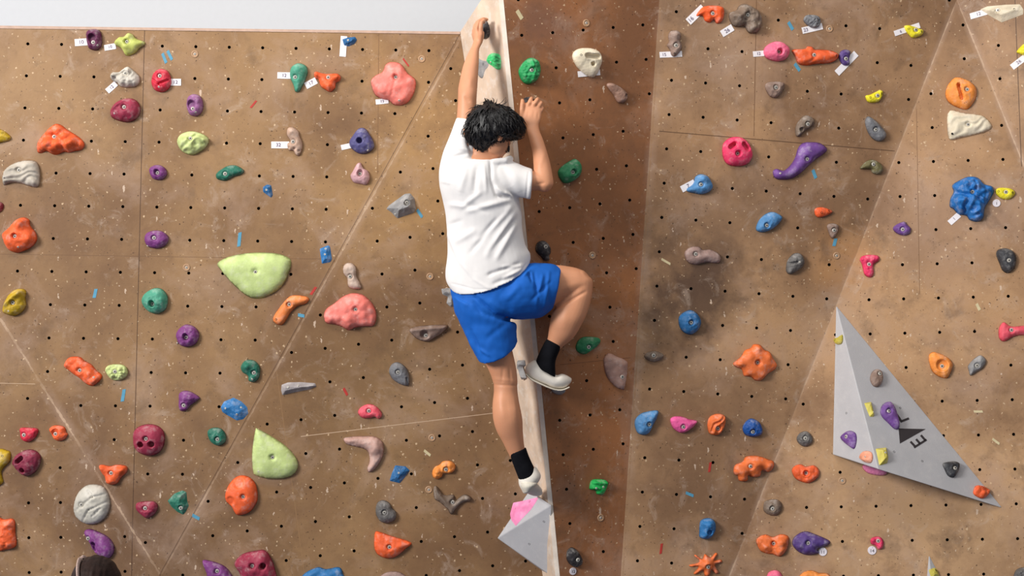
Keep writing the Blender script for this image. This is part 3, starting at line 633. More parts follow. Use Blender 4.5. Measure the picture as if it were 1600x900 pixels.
h(3,1,'byellow','1420,290 1450,273 1520,280 1545,310 1510,345 1465,345 1430,320','yellow shield-like hold touching right of the biggest craggy blue one',b=(1483,305),hs=[(1525,308),(1437,300)])
h(3,1,'orange','293,405 340,395 402,420 370,445 320,460 295,445','tiny orange pointed hold in the middle of the right wall',hs=[(325,430),(375,417)])
h(3,1,'brown','368,510 400,495 440,510 435,550 405,590 385,570','tiny grey-brown triangular hold just below the tiny orange one',b=(405,540))
h(3,1,'vpurple','780,530 800,505 850,485 870,505 893,530 885,560 850,573 805,560','small violet rounded hold left of the big craggy blue one',b=(840,538))
h(3,1,'dgray','113,760 125,720 160,685 200,685 225,720 220,760 180,795 140,815 115,800','grey folded pebble hold below and left of the tiny grey-brown triangular one',s=[(185,738)],f=[('e',120,750,170,740,8,.3)])
h(3,1,'hotpink','572,725 590,700 640,692 690,700 693,730 660,755 660,810 640,835 605,820 592,780 585,750','hot pink T-shaped hold above the tip of the big grey volume',b=(630,755),f=[('l',18,.15)])
h(3,1,'bblack','1425,690 1440,660 1490,652 1535,675 1553,715 1540,775 1500,808 1465,790 1445,745','black smooth oval hold at the right edge, half way up',b=(1500,733),bd=.1)
# tile 2,2
h(2,2,'dblue','1040,195 1060,160 1110,137 1150,155 1180,200 1170,250 1130,288 1085,285 1050,250','round dark blue hold below the long pinkish brown bean hold',b=(1108,215))
h(2,2,'dgreen','397,365 415,325 450,305 530,308 552,330 530,365 490,395 450,415 410,400','dark green flat-topped hold right of the climber\'s bent shin',b=(465,367))
h(2,2,'shield','570,460 580,425 610,407 650,425 715,455 720,500 705,615 690,635 650,620 605,575 580,525','pinkish brown shield-shaped hold with a white bolt beside the inner corner',b=(672,553),bd=.05,H=10)
h(2,2,'dbrown','825,425 850,400 900,395 945,415 935,445 880,462 840,445','small dark brown dusty hold right of the shield-shaped one',b=(880,420))
h(2,2,'oorange','1382,470 1430,430 1455,390 1490,375 1510,352 1550,355 1575,385 1610,400 1630,440 1655,480 1640,510 1600,535 1560,575 1520,578 1490,555 1450,550 1435,510 1400,495','large orange flower-like hold with knobbly lobes, left of the big grey volume',b=(1527,465),f=[('b',1530,370,30,.3),('b',1605,430,30,.3),('b',1570,550,32,.3),('b',1420,475,30,.3),('b',1480,430,30,.2),('b',1500,530,30,.2),('p',1527,465,18,.3)],H=12)
h(2,2,'sblue','767,830 790,795 830,775 910,765 905,810 880,860 860,900 830,918 790,910 770,875','blue leaf-like hold, leftmost of the row of four below the dark brown dusty one',b=(850,850))
h(2,2,'mpink','988,825 1010,803 1060,803 1110,820 1158,832 1130,870 1085,900 1045,903 1005,875','pink fish-shaped hold pointing right, between the blue leaf and the orange twist',b=(1063,865))
h(2,2,'oorange','1220,850 1235,805 1280,785 1325,795 1335,830 1325,870 1300,910 1265,920 1230,905','orange twisted hold between the pink fish-shaped one and the navy ball',b=(1278,875),f=[('w',60,40,.15)])
h(2,2,'navy','1440,870 1465,830 1500,815 1545,840 1565,890 1550,920 1500,930 1455,915','navy blue ball hold, rightmost of the row of four',b=(1495,895))
h(3,2,'pinkred','1440,270 1450,235 1475,213 1520,240 1600,235 1640,240 1640,300 1590,295 1530,305 1475,335 1445,315','rose pink fishtail-shaped hold cut by the right edge',b=(1517,265))
h(3,2,'gorange','1003,430 1030,400 1080,412 1130,440 1155,480 1140,530 1115,565 1060,550 1020,510','orange cup-like hold with a paler rim, right of the big grey volume',b=(1085,490),f=[('p',1085,485,34,.5)],H=12,bd=.1)
h(3,2,'mgray','1250,485 1290,440 1330,420 1363,455 1340,500 1300,525 1265,548 1255,520','small grey shell-like hold right of the orange cup',b=(1303,487))
# right wall lower
h(3,3,'dgray','178,40 200,5 240,-5 270,20 278,60 235,92 195,75','dark grey crater-like hold left of the big grey volume\'s lower corner',b=(233,40),n=.25)
h(2,3,'oorange','1383,240 1395,205 1440,185 1460,155 1510,147 1560,155 1600,170 1635,185 1632,225 1600,250 1560,240 1550,275 1500,282 1475,270 1470,305 1420,305 1410,275 1390,265','orange bear-like hold with stubby legs, left of the orange pocket lump',b=(1480,210),f=[('b',1430,245,35,.3),('b',1510,200,40,.3),('b',1600,205,28,.4)],H=11)
h(3,3,'orange','148,240 170,210 205,202 240,215 290,208 322,245 310,285 260,318 220,315 170,290','orange lump hold with a dark round hole, right of the bear-like one',b=(238,257),bd=.75,f=[('l',50,.3)])
h(3,3,'dbrown','-30,470 -20,435 20,420 65,425 88,460 75,500 40,523 0,515 -25,495','brown-grey rounded hold on the diagonal crease below the bear-like one',b=(28,478))
h(3,3,'oorange','-75,680 -50,650 -10,640 30,655 80,638 125,650 130,690 115,740 75,778 30,765 -10,760 -50,740','orange lumpy hold with a deep bolt hole, left of the dark violet shell',b=(35,697),bd=.75,f=[('l',55,.3),('b',-45,690,30,.2)])
h(3,3,'dviolet','150,690 170,650 230,620 300,640 385,680 370,710 310,730 320,755 250,770 200,755 165,725','dark violet shell hold with a round numbered disc at its lower right',b=(250,692),f=[('w',0,70,.06)])
h(3,3,'hotpink','640,670 665,655 700,655 722,685 715,725 690,735 670,710 645,700','small hot pink knot-like hold with a round numbered disc at its lower left',b=(687,680),f=[('b',655,675,14,.4),('b',705,715,14,.3)])
h(3,3,'pink','-10,905 5,875 45,862 80,880 85,930 -20,930','pink hold whose top shows at the bottom edge, below the lumpy orange one')
h(3,3,'gorange','195,900 230,870 280,865 320,880 375,885 385,930 190,930','orange hold cut by the bottom edge below the dark violet shell',n=.25)
h(3,3,'dgray','1540,880 1560,855 1600,845 1640,850 1640,930 1540,930','dark grey hold in the bottom right corner',n=.3)
h(2,3,'brgreen','482,345 500,298 575,297 597,320 585,360 565,390 530,388 520,365 490,360','small bright green knotted hold low on the panel right of the prow',s=[(507,345),(555,338)],f=[('r',500,310,585,315,14,.4),('r',490,345,530,350,14,.4)])
h(2,3,'blue','1170,620 1175,560 1205,540 1245,540 1270,570 1268,620 1240,660 1200,668 1172,655','blue helmet-like hold above the orange spider-shaped one',f=[('p',1225,622,16,.5),('b',1220,570,35,.3)],H=13)
h(2,3,'oorange','1110,830 1160,818 1170,803 1140,775 1150,768 1188,795 1205,762 1240,785 1270,755 1285,765 1262,800 1305,797 1310,815 1268,830 1290,875 1275,888 1245,862 1232,898 1205,898 1192,865 1150,890 1135,882 1162,850 1160,840 1115,842','orange spider-shaped hold with eight legs near the bottom',b=(1218,838),f=[('b',1213,820,36,.8)],H=7,n=.05)
h(2,3,'black','340,780 345,740 375,720 410,745 437,790 435,825 400,845 365,830 345,805','black glossy egg-shaped hold with a numbered disc below, near the prow foot',b=(397,793),bd=.1)
h(None,0,'mgray','861,606 868,602 881,605 881,613 873,617 863,613','small grey foothold under the toe of the climber\'s raised shoe',H=12)
# on the plywood side
h(None,0,'black','755,32 762,30 767,38 769,50 766,59 757,60 753,48','black round-edged hold gripped by the climber\'s raised left hand on the plywood side',fac='FIN',H=14)
h(None,0,'lime2','762,92 768,83 778,82 786,85 788,100 786,110 778,109 770,103 763,98','bright green pitted hold on the plywood side, right of the grey bat-like one',fac='FIN',H=8,s=[(773,97)],f=[('l',4,.25)])
h(None,0,'mgray','744,86 750,90 757,93 768,95 767,105 760,112 755,123 747,117 743,100','grey bat-shaped flat hold on the plywood side behind the raised forearm',fac='FIN',H=4,hs=[(758,100)])

# ------------------------------------------------------------------ volumes
M_vol = mat('grey_volume_paint', (182, 180, 182), .6, var=.05, scale=6, bump=.25, chalk=.25, bscale=260)
M_logo = mat('black_logo_print', (52, 46, 48), .7, var=.05, bump=0)
def volume(name, A, faces, label):
    o = mesh_obj(name, A, faces, M_vol, smooth=False); recalc(o)
    c = sum(A, Vector()) / len(A)
    bm = bmesh.new(); bm.from_mesh(o.data)
    bmesh.ops.bevel(bm, geom=list(bm.edges), offset=.004, segments=2, profile=.5, affect='EDGES')
    bmesh.ops.translate(bm, verts=bm.verts, vec=-c)
    bmesh.ops.recalc_face_normals(bm, faces=bm.faces); bm.to_mesh(o.data); bm.free(); o.location = c
    tag(o, label, 'climbing volume', 'grey climbing volumes'); return o
def strokes(parent, plk, quads, name='printed_logo', m=None, up=.0012, label=None):
    V = []; Fc = []
    for q in quads:
        b = len(V); k = len(q)
        V += [hit(x, y, plk) + plk[0] * up - parent.location for x, y in q] + [hit(x, y, plk) + plk[0] * (up - .001) - parent.location for x, y in q]
        Fc += [list(range(b, b + k)), list(range(b + k, b + 2 * k))[::-1]] + [[b + i, b + (i + 1) % k, b + k + (i + 1) % k, b + k + i] for i in range(k)]
    o = mesh_obj(name, V, Fc, m or M_logo, parent, smooth=False); recalc(o)
    if label: o['label'] = label
    return o
def bar(x0, y0, x1, y1, w):
    d = Vector((x1 - x0, y1 - y0)); d.normalize(); n = Vector((-d.y, d.x)) * w / 2
    return [(x0 + n.x, y0 + n.y), (x1 + n.x, y1 + n.y), (x1 - n.x, y1 - n.y), (x0 - n.x, y0 - n.y)]
R2 = pl['R2b']
T_, BL, BR = [hit(x, y, R2) for x, y in ((1306, 476), (1301, 710), (1567, 794))]
AP = P(1372, 733, hit(1372, 733, R2).y - .27)
v1 = volume('climbing_volume', [T_, BL, BR, AP], [(0, 1, 3), (0, 3, 2), (1, 2, 3), (0, 2, 1)],
            'large grey triangular volume with a black logo on the right wall')
pl['V1L'] = plane(T_, BL, AP); pl['V1R'] = plane(T_, AP, BR)
K3 = lambda x, y: (1200 + x / 4, 675 + y / 4)
q = [[(1404, 669.5), (1446, 670.5), (1406, 693)]]
for (a, b_, c_, d_) in ((912, 97, 990, 48), (920, 92, 890, 60), (950, 73, 925, 45), (983, 53, 955, 20)):
    q.append(bar(*K3(a, b_), *K3(c_, d_), 3.2))
for (a, b_, c_, d_) in ((800, 785, 836, 838), (830, 835, 880, 815)):
    q.append(bar(1200 + a / 4, 450 + b_ / 4, 1200 + c_ / 4, 450 + d_ / 4, 3.4))
strokes(v1, pl['V1R'], q, label='black triangle, letter E and angular stroke printed on the grey face')
# two spare bolt holes
for (x, y, f_) in ((1322.5, 645.5, 'V1L'), (1406.5, 637.5, 'V1R'), (1397, 706, 'V1R'), (1441, 720.5, 'V1R')):
    hb = bpy.data.objects.new('bolt_hole', HOLE); COL.objects.link(hb); hb.parent = v1
    Mx = frame(pl[f_], hit(x, y, pl[f_]) - v1.location); hb.matrix_local = Mx
# little volume at the bottom edge
T2, L2, R2_, = hit(1451, 865, R2), hit(1440, 990, R2), hit(1515, 990, R2)
A2 = P(1462, 985, hit(1462, 985, R2).y - .10)
volume('climbing_volume', [T2, L2, R2_, A2], [(0, 1, 3), (0, 3, 2), (1, 2, 3), (0, 2, 1)], 'tip of a small grey volume poking up at the bottom edge of the right wall')
pl['V3'] = plane(T2, A2, R2_)
# volume at the foot of the prow
A0, C0, D0 = hit(826, 769, pl['P1']), hit(780, 841, pl['P1']), hit(849, 893, pl['P1'])
A3, C3 = P(827, 767, A0.y - .13), P(777, 841, C0.y - .03)
D3 = P(857, 897, D0.y - .09); ay = ARp(790).y; B3 = P(862, 789, ay - .03)
v3 = volume('climbing_volume', [A3, B3, C3, D3, A0, C0, D0], [(0, 1, 2), (2, 1, 3), (0, 2, 5, 4), (2, 3, 6, 5), (0, 4, 6, 3, 1), (4, 5, 6)], 'grey pyramid volume at the foot of the prow, under the climber\'s lower shoe')
pl['V2T'] = plane(A3, B3, C3); pl['V2F'] = plane(C3, B3, D3)
for (x, y) in ((827, 850), (850, 815)):
    hb = bpy.data.objects.new('bolt_hole', HOLE); COL.objects.link(hb); hb.parent = v3
    hb.matrix_local = frame(pl['V2F'], hit(x, y, pl['V2F']) - v3.location)
h(None,0,'lpink','802,785.5 818,782.5 840,777 841,779 830,796 813.5,813 806,822 799,812.5 797,803.5','flat pink angular hold on the grey pyramid volume',fac='V2T',H=4,k='roof',hs=[(829,784),(807.5,794.5)])
G = 'holds on the big grey volume'
h(3,2,'brown','637,560 650,525 680,508 710,530 713,585 690,618 660,615 642,590','brown egg-shaped hold highest on the grey face of the big volume',b=(686,545),fac='V1R',group=G)
h(3,2,'ygreen','412,320 440,308 467,293 465,345 430,352','tiny yellow-green hold near the top tip of the big volume',fac='V1L',hs=[(432,325)],group=G)
h(3,2,'syellow','600,720 645,712 665,790 660,805 635,805','yellow flat screw-on in the middle of the big volume, left of the purple teardrop',fac='V1R',k='roof',H=5,s=[(650,780)],group=G)
h(3,2,'vpurple','700,775 715,730 755,712 785,745 805,800 818,875 790,882 750,845 715,810','purple teardrop hold beside the printed logo on the big volume',b=(738,782),fac='V1R',group=G,H=11)
h(3,3,'vpurple','457,40 480,5 515,-8 550,10 555,60 540,105 510,90','purple shield hold on the bright left face of the big volume',b=(505,30),fac='V1L',group=G,H=7)
h(3,3,'peach','572,155 600,120 645,125 657,160 645,193 610,190 585,175','peach knobbly hold low on the left face of the big volume',s=[(625,155)],fac='V1L',group=G,f=[('l',30,.3)],H=6)
h(3,3,'syellow','672,105 740,97 752,160 745,195 695,210 685,160','yellow block screw-on on the lower edge of the big volume, right of the peach one',s=[(717,140)],fac='V1R',k='roof',group=G,H=8)
h(3,3,'bblack','1090,200 1120,188 1165,185 1193,205 1185,250 1160,285 1125,275 1105,240','black pointed hold on the lower right of the big volume',b=(1153,235),fac='V1R',group=G)
h(3,3,'orange','1282,370 1300,335 1350,345 1383,370 1370,400 1335,417 1290,395','small orange knot hold at the right tip of the big volume',fac='V1R',group=G,hs=[(1318,358)],f=[('l',35,.4)])
h(3,3,'lpink','590,212 640,190 700,200 745,250 715,272 650,266 610,248','pink rounded hold under the bottom edge of the big volume',H=9)
h(3,3,'syellow','1003,862 1040,848 1058,860 1072,905 1020,915','yellow hold on the small volume at the bottom edge',fac='V3',k='roof',H=4,hs=[(1042,866)],group=G)
h(None,0,'mgray','808.5,563 820,562.5 821.5,571 817,573 823,591 815,593.5 811,579 808,576','grey stepped foothold on the plywood side beside the climber\'s calf',fac='FIN',k='roof',H=6)

# ------------------------------------------------------------------ tags, discs, tape, anchors
M_paper = mat('white_paper', (236, 230, 232), .8, var=.02, bump=0)
M_ink = mat('pencil_ink', (110, 96, 120), .8, bump=0)
M_disc = mat('disc_plastic', (222, 214, 220), .5, var=.02, bump=0)
M_inkb = mat('black_ink', (36, 32, 40), .8, bump=0)
def text_mesh(s, size):
    cu = bpy.data.curves.new('t', 'FONT'); cu.body = s; cu.size = size; cu.align_x = 'CENTER'; cu.align_y = 'CENTER'; cu.extrude = .0003
    ob = bpy.data.objects.new('t', cu); COL.objects.link(ob); dg = bpy.context.evaluated_depsgraph_get(); dg.update()
    me = bpy.data.meshes.new_from_object(ob.evaluated_get(dg)); bpy.data.objects.remove(ob); return me
def paper(x, y, w, hgt, ang, txt, label, off=0, fac=None, up=.0016, tx=0):
    fk = fac or facet(x, y); plk = pl[fk]; org = hit(x, y, plk); Mx = frame(plk, org + plk[0] * up); S1 = (8 + org.y) / F
    w, hgt = w * S1 / 2, hgt * S1 / 2
    V = []; Fc = []
    nx = 6
    for i in range(nx + 1):
        t = -1 + 2 * i / nx; z = .0010 * (t * t) + .0004 * math.sin(3 * t + x)
        V += [(w * t, -hgt, z), (w * t, hgt, z), (w * t, hgt, z - .0006), (w * t, -hgt, z - .0006)]
    for i in range(nx):
        for q_ in range(4):
            a, b_ = 4 * i + q_, 4 * i + (q_ + 1) % 4; Fc.append([a, b_, b_ + 4, a + 4])
    Fc += [[3, 2, 1, 0], [4 * nx, 4 * nx + 1, 4 * nx + 2, 4 * nx + 3]]
    o = mesh_obj('paper_tag', V, Fc, M_paper, smooth=False); recalc(o)
    o.matrix_world = Mx @ Matrix.Rotation(math.radians(ang), 4, 'Z')
    tag(o, label, 'paper tag', 'numbered paper tags on the walls')
    if txt:
        me = text_mesh(txt, hgt * 1.5); t = link_mesh('printed_number', me, M_ink, o, False)
        t.location = (tx * S1, 0, .0014); 
        if hgt > w: t.rotation_euler = (0, 0, math.pi / 2)
    return o
for a in [
 (127, 66, 20, 11, 4, '10', 'paper tag left of the dark purple pocket hold in the top left corner'),
 (172, 73.5, 18, 9, 10, '10', 'paper tag at the lower left of the knobbly lime hold'),
 (174.5, 136.5, 19, 9, 42, '12', 'slanted paper tag under the pale grey rock-like hold'),
 (274, 128.5, 18, 10.5, 0, '12', 'paper tag right of the bright red oval hold'),
 (536.5, 72.5, 10, 32, -4, '', 'upright paper tag hanging from the small blue screw-on at the top'),
 (444, 118, 21, 10, -1, '12', 'paper tag left of the sea green drop-shaped hold'),
 (486, 130, 19, 10.5, 28, '17', 'slanted paper tag left of the small bright orange knob'),
 (597, 158.5, 20, 8, 6, '13', 'paper tag under the very large salmon pink hold'),
 (438, 226.5, 28, 10.5, 0, '32', 'long paper tag left of the bone-coloured hold'),
 (541, 229, 16, 8, 12, '', 'short paper tag left of the blue-violet cone-like hold')]:
    paper(*a, tx=-3 if a[2] > 22 else 0)
for a in [
 (920, 114.5, 39, 9, 8, '', 'long paper tag running under the cream skull-like hold'),
 (1048, 85, 36, 9, 4, '15', 'long paper tag under the brown pear-shaped hold'),
 (1087, 23, 34, 12, 44, '16', 'slanted paper tag left of the bright orange claw hold'),
 (1136, 48, 21, 11, 32, '26', 'slanted paper tag under the large dark brown rocky hold'),
 (1185, 84, 18, 8.5, 6, '12', 'paper tag left of the pink ball hold'),
 (1269, 44.5, 34, 10, 14, '23', 'slanted paper tag under the small bluish grey rock hold'),
 (1417, 46, 44, 8.5, 19, '6', 'long paper tag behind the bright yellow pointed hold'),
 (1322.5, 99, 45, 10.5, 45, '', 'long steeply slanted paper tag under the small violet kidney-shaped hold'),
 (1529, 22, 26, 9.5, 12, '12', 'paper tag at the left end of the white angular hold in the top right corner'),
 (1592, 97, 26, 10, 36, '26', 'slanted paper tag below the yellow frilled hold at the right edge'),
 (1075, 290.5, 24, 10.5, 28, '7', 'slanted paper tag left of the dull sky blue lumpy hold'),
 (1491, 342, 20, 9, 42, '1', 'slanted paper tag at the foot of the big craggy blue hold')]:
    paper(*a, tx=-11 if a[2] > 33 else 0)
def disc(x, y, r, txt, label):
    plk = pl[facet(x, y)]; org = hit(x, y, plk); S1 = (8 + org.y) / F; r *= S1
    me = lathe_mesh('numbered_disc', [(r, -.001), (r, .0018), (r * .94, .0024), (r * .5, .0025)], 28, [M_disc], [0, 0, 0, 0])
    o = bpy.data.objects.new('numbered_disc', me); COL.objects.link(o); o.matrix_world = frame(plk, org + plk[0] * .0015)
    tag(o, label, 'number disc', 'round numbered discs')
    t = link_mesh('printed_number', text_mesh(txt, r * 1.05), M_inkb, o, False); t.location = (0, -r * .12, .0030)
    sc_ = bpy.data.objects.new('screw', SCREW); COL.objects.link(sc_); sc_.parent = o; sc_.location = (r * .1, r * .68, .0026); sc_.scale = (.45, .45, .6)
disc(1557, 317.5, 6, '1', 'round white disc numbered 1 under the yellow shield-like hold')
disc(895, 892.5, 5.8, '12', 'round white disc numbered 12 below the black egg-shaped hold')
disc(1285.5, 862, 6.6, '11', 'round white disc numbered 11 at the dark violet shell hold')
disc(1362.5, 860, 6.6, '14', 'round white disc numbered 14 at the small hot pink hold')
M_tb = mat('blue_tape', (84, 148, 176), .6, bump=0); M_tr = mat('red_tape', (176, 52, 44), .6, bump=0); M_tw = mat('cream_tape', (206, 190, 150), .6, bump=0)
for (x0, y0, x1, y1, w, m_, lb) in [
 (254, 84, 260, 99, 4.5, M_tb, 'left of two short blue tape strips near the top, right of the lime hold'),
 (262, 80, 269, 94, 4.5, M_tb, 'right of two short blue tape strips near the top, right of the lime hold'),
 (375, 364, 373, 386, 5, M_tb, 'upright blue tape strip above the large leaf-shaped green hold'),
 (150, 452, 147, 466, 5, M_tb, 'small blue tape strip left of the round teal dome'),
 (194, 609, 191, 628, 5, M_tb, 'blue tape strip below the small pale green brain-like hold'),
 (301, 805, 312, 811, 5, M_tb, 'blue tape scrap at the diagonal crease beside the teal three-sided hold'),
 (652, 328, 660, 340, 4.5, M_tb, 'faded blue tape scrap at the lower right of the grey wedge hold'),
 (466, 492, 476, 494, 5, M_tb, 'blue tape scrap under the pale orange sausage hold'),
 (1232, 35, 1239, 47, 5, M_tb, 'blue tape strip left of the small bluish grey rock hold'),
 (1242, 100, 1250, 111, 5, M_tb, 'blue tape strip just below the long orange ledge hold'),
 (1270, 266, 1275, 279, 5, M_tb, 'blue tape strip below the purple horn hold'),
 (1303, 384, 1306, 372, 5, M_tb, 'blue tape strip under the tiny grey-brown triangular hold'),
 (1072, 770, 1084, 775, 4.5, M_tb, 'blue tape scrap low on the right wall, above the blue helmet-like hold'),
 (1110, 723, 1108, 738, 3.5, M_tr, 'red tape strip left of the orange bear-like hold'),
 (1034, 850, 1032, 866, 3.5, M_tr, 'red tape strip left of the orange spider-shaped hold'),
 (486, 460, 494, 448, 4, M_tr, 'red scrap at the right end of the pale orange sausage hold'),
 (537, 607, 543, 618, 4, M_tr, 'red tape scrap left of the pinkish red half-moon hold'),
 (630, 92, 639, 104, 2.5, M_tr, 'thin red mark strip at the upper right of the very large salmon hold'),
 (392, 168, 401, 157, 3, M_tr, 'thin red strip left of the sea green drop hold, lower down'),
 (663, 704, 673, 712, 4, M_tw, 'cream tape strip above the light orange crumpled hold'),
 (1526, 475, 1531, 485, 4.5, M_tw, 'cream tape strip above the grey shell-like hold'),
 (1522, 643, 1536, 643, 3.5, M_tw, 'level cream tape strip right of the big grey volume'),
 (1551, 686, 1562, 694, 3.5, M_tw, 'slanted cream tape strip right of the big grey volume, lower one'),
 (1034, 405, 1048, 413, 3.5, M_tw, 'cream tape strip left of and below the long pinkish brown bean hold'),
 (808, 17, 816, 30, 6, M_tw, 'cream smear-like tape patch near the top of the prow')]:
    k_ = facet((x0 + x1) / 2, (y0 + y1) / 2); plk = pl[k_]; org = hit((x0 + x1) / 2, (y0 + y1) / 2, plk)
    qd = bar(x0, y0, x1, y1, w); d_ = Vector((x1 - x0, y1 - y0)) * .08
    qd = [qd[0], qd[1], (qd[2][0] - d_.x, qd[2][1] - d_.y), (qd[3][0] - d_.x, qd[3][1] - d_.y)]
    V = [hit(x, y, plk) + plk[0] * .0012 - org for x, y in qd] + [hit(x, y, plk) + plk[0] * .0002 - org for x, y in qd]
    o = mesh_obj('tape_strip', V, [(0, 1, 2, 3), (7, 6, 5, 4), (0, 4, 5, 1), (1, 5, 6, 2), (2, 6, 7, 3), (3, 7, 4, 0)], m_, smooth=False); recalc(o)
    o.location = org; tag(o, lb, 'tape strip', 'tape strips stuck on the walls')
M_anc = mat('anchor_collar', (176, 140, 108), .5, var=.1, bump=.1)
ANC = lathe_mesh('bolt_anchor', [(.0190, -.002), (.0190, .0012), (.0165, .003), (.0130, .0030), (.0120, .0012), (.0085, .0010)], 22, [M_anc], [0] * 6)
for (x, y, lb) in [(304.5, 84.5, 'bare anchor ring between the two blue tape strips and the upright tag at the top'), (659, 92, 'bare anchor ring right of the very large salmon hold'),
 (916, 36, 'bare anchor ring above the cream skull-like hold'), (1296, 45, 'bare anchor ring right of the small bluish grey rock hold'),
 (925.5, 399, 'bare anchor ring right of the black irregular hold'), (1307, 399.5, 'bare anchor ring below the tiny grey-brown triangular hold'),
 (672, 432, 'bare anchor ring left of the hem of the white shirt'), (291.5, 418, 'bare anchor ring left of the large leaf-shaped green hold'),
 (938.5, 809, 'bare anchor ring below the bright green knotted hold'), (1316, 751, 'bare anchor ring under the lower edge of the big grey volume'),
 (670, 765, 'bare anchor ring at the left arm of the three-armed bone-like hold'), (675, 684, 'bare anchor ring above the light orange crumpled hold')]:
    plk = pl[facet(x, y)]; o = bpy.data.objects.new('bolt_anchor', ANC); COL.objects.link(o); o.matrix_world = frame(plk, hit(x, y, plk) + plk[0] * .0006)
    tag(o, lb, 'bolt anchor', 'empty bolt anchors on the walls')
    b_ = bpy.data.objects.new('bolt', BOLT); COL.objects.link(b_); b_.parent = o; b_.scale = (.62,) * 3; b_.location = (0, 0, .0012)

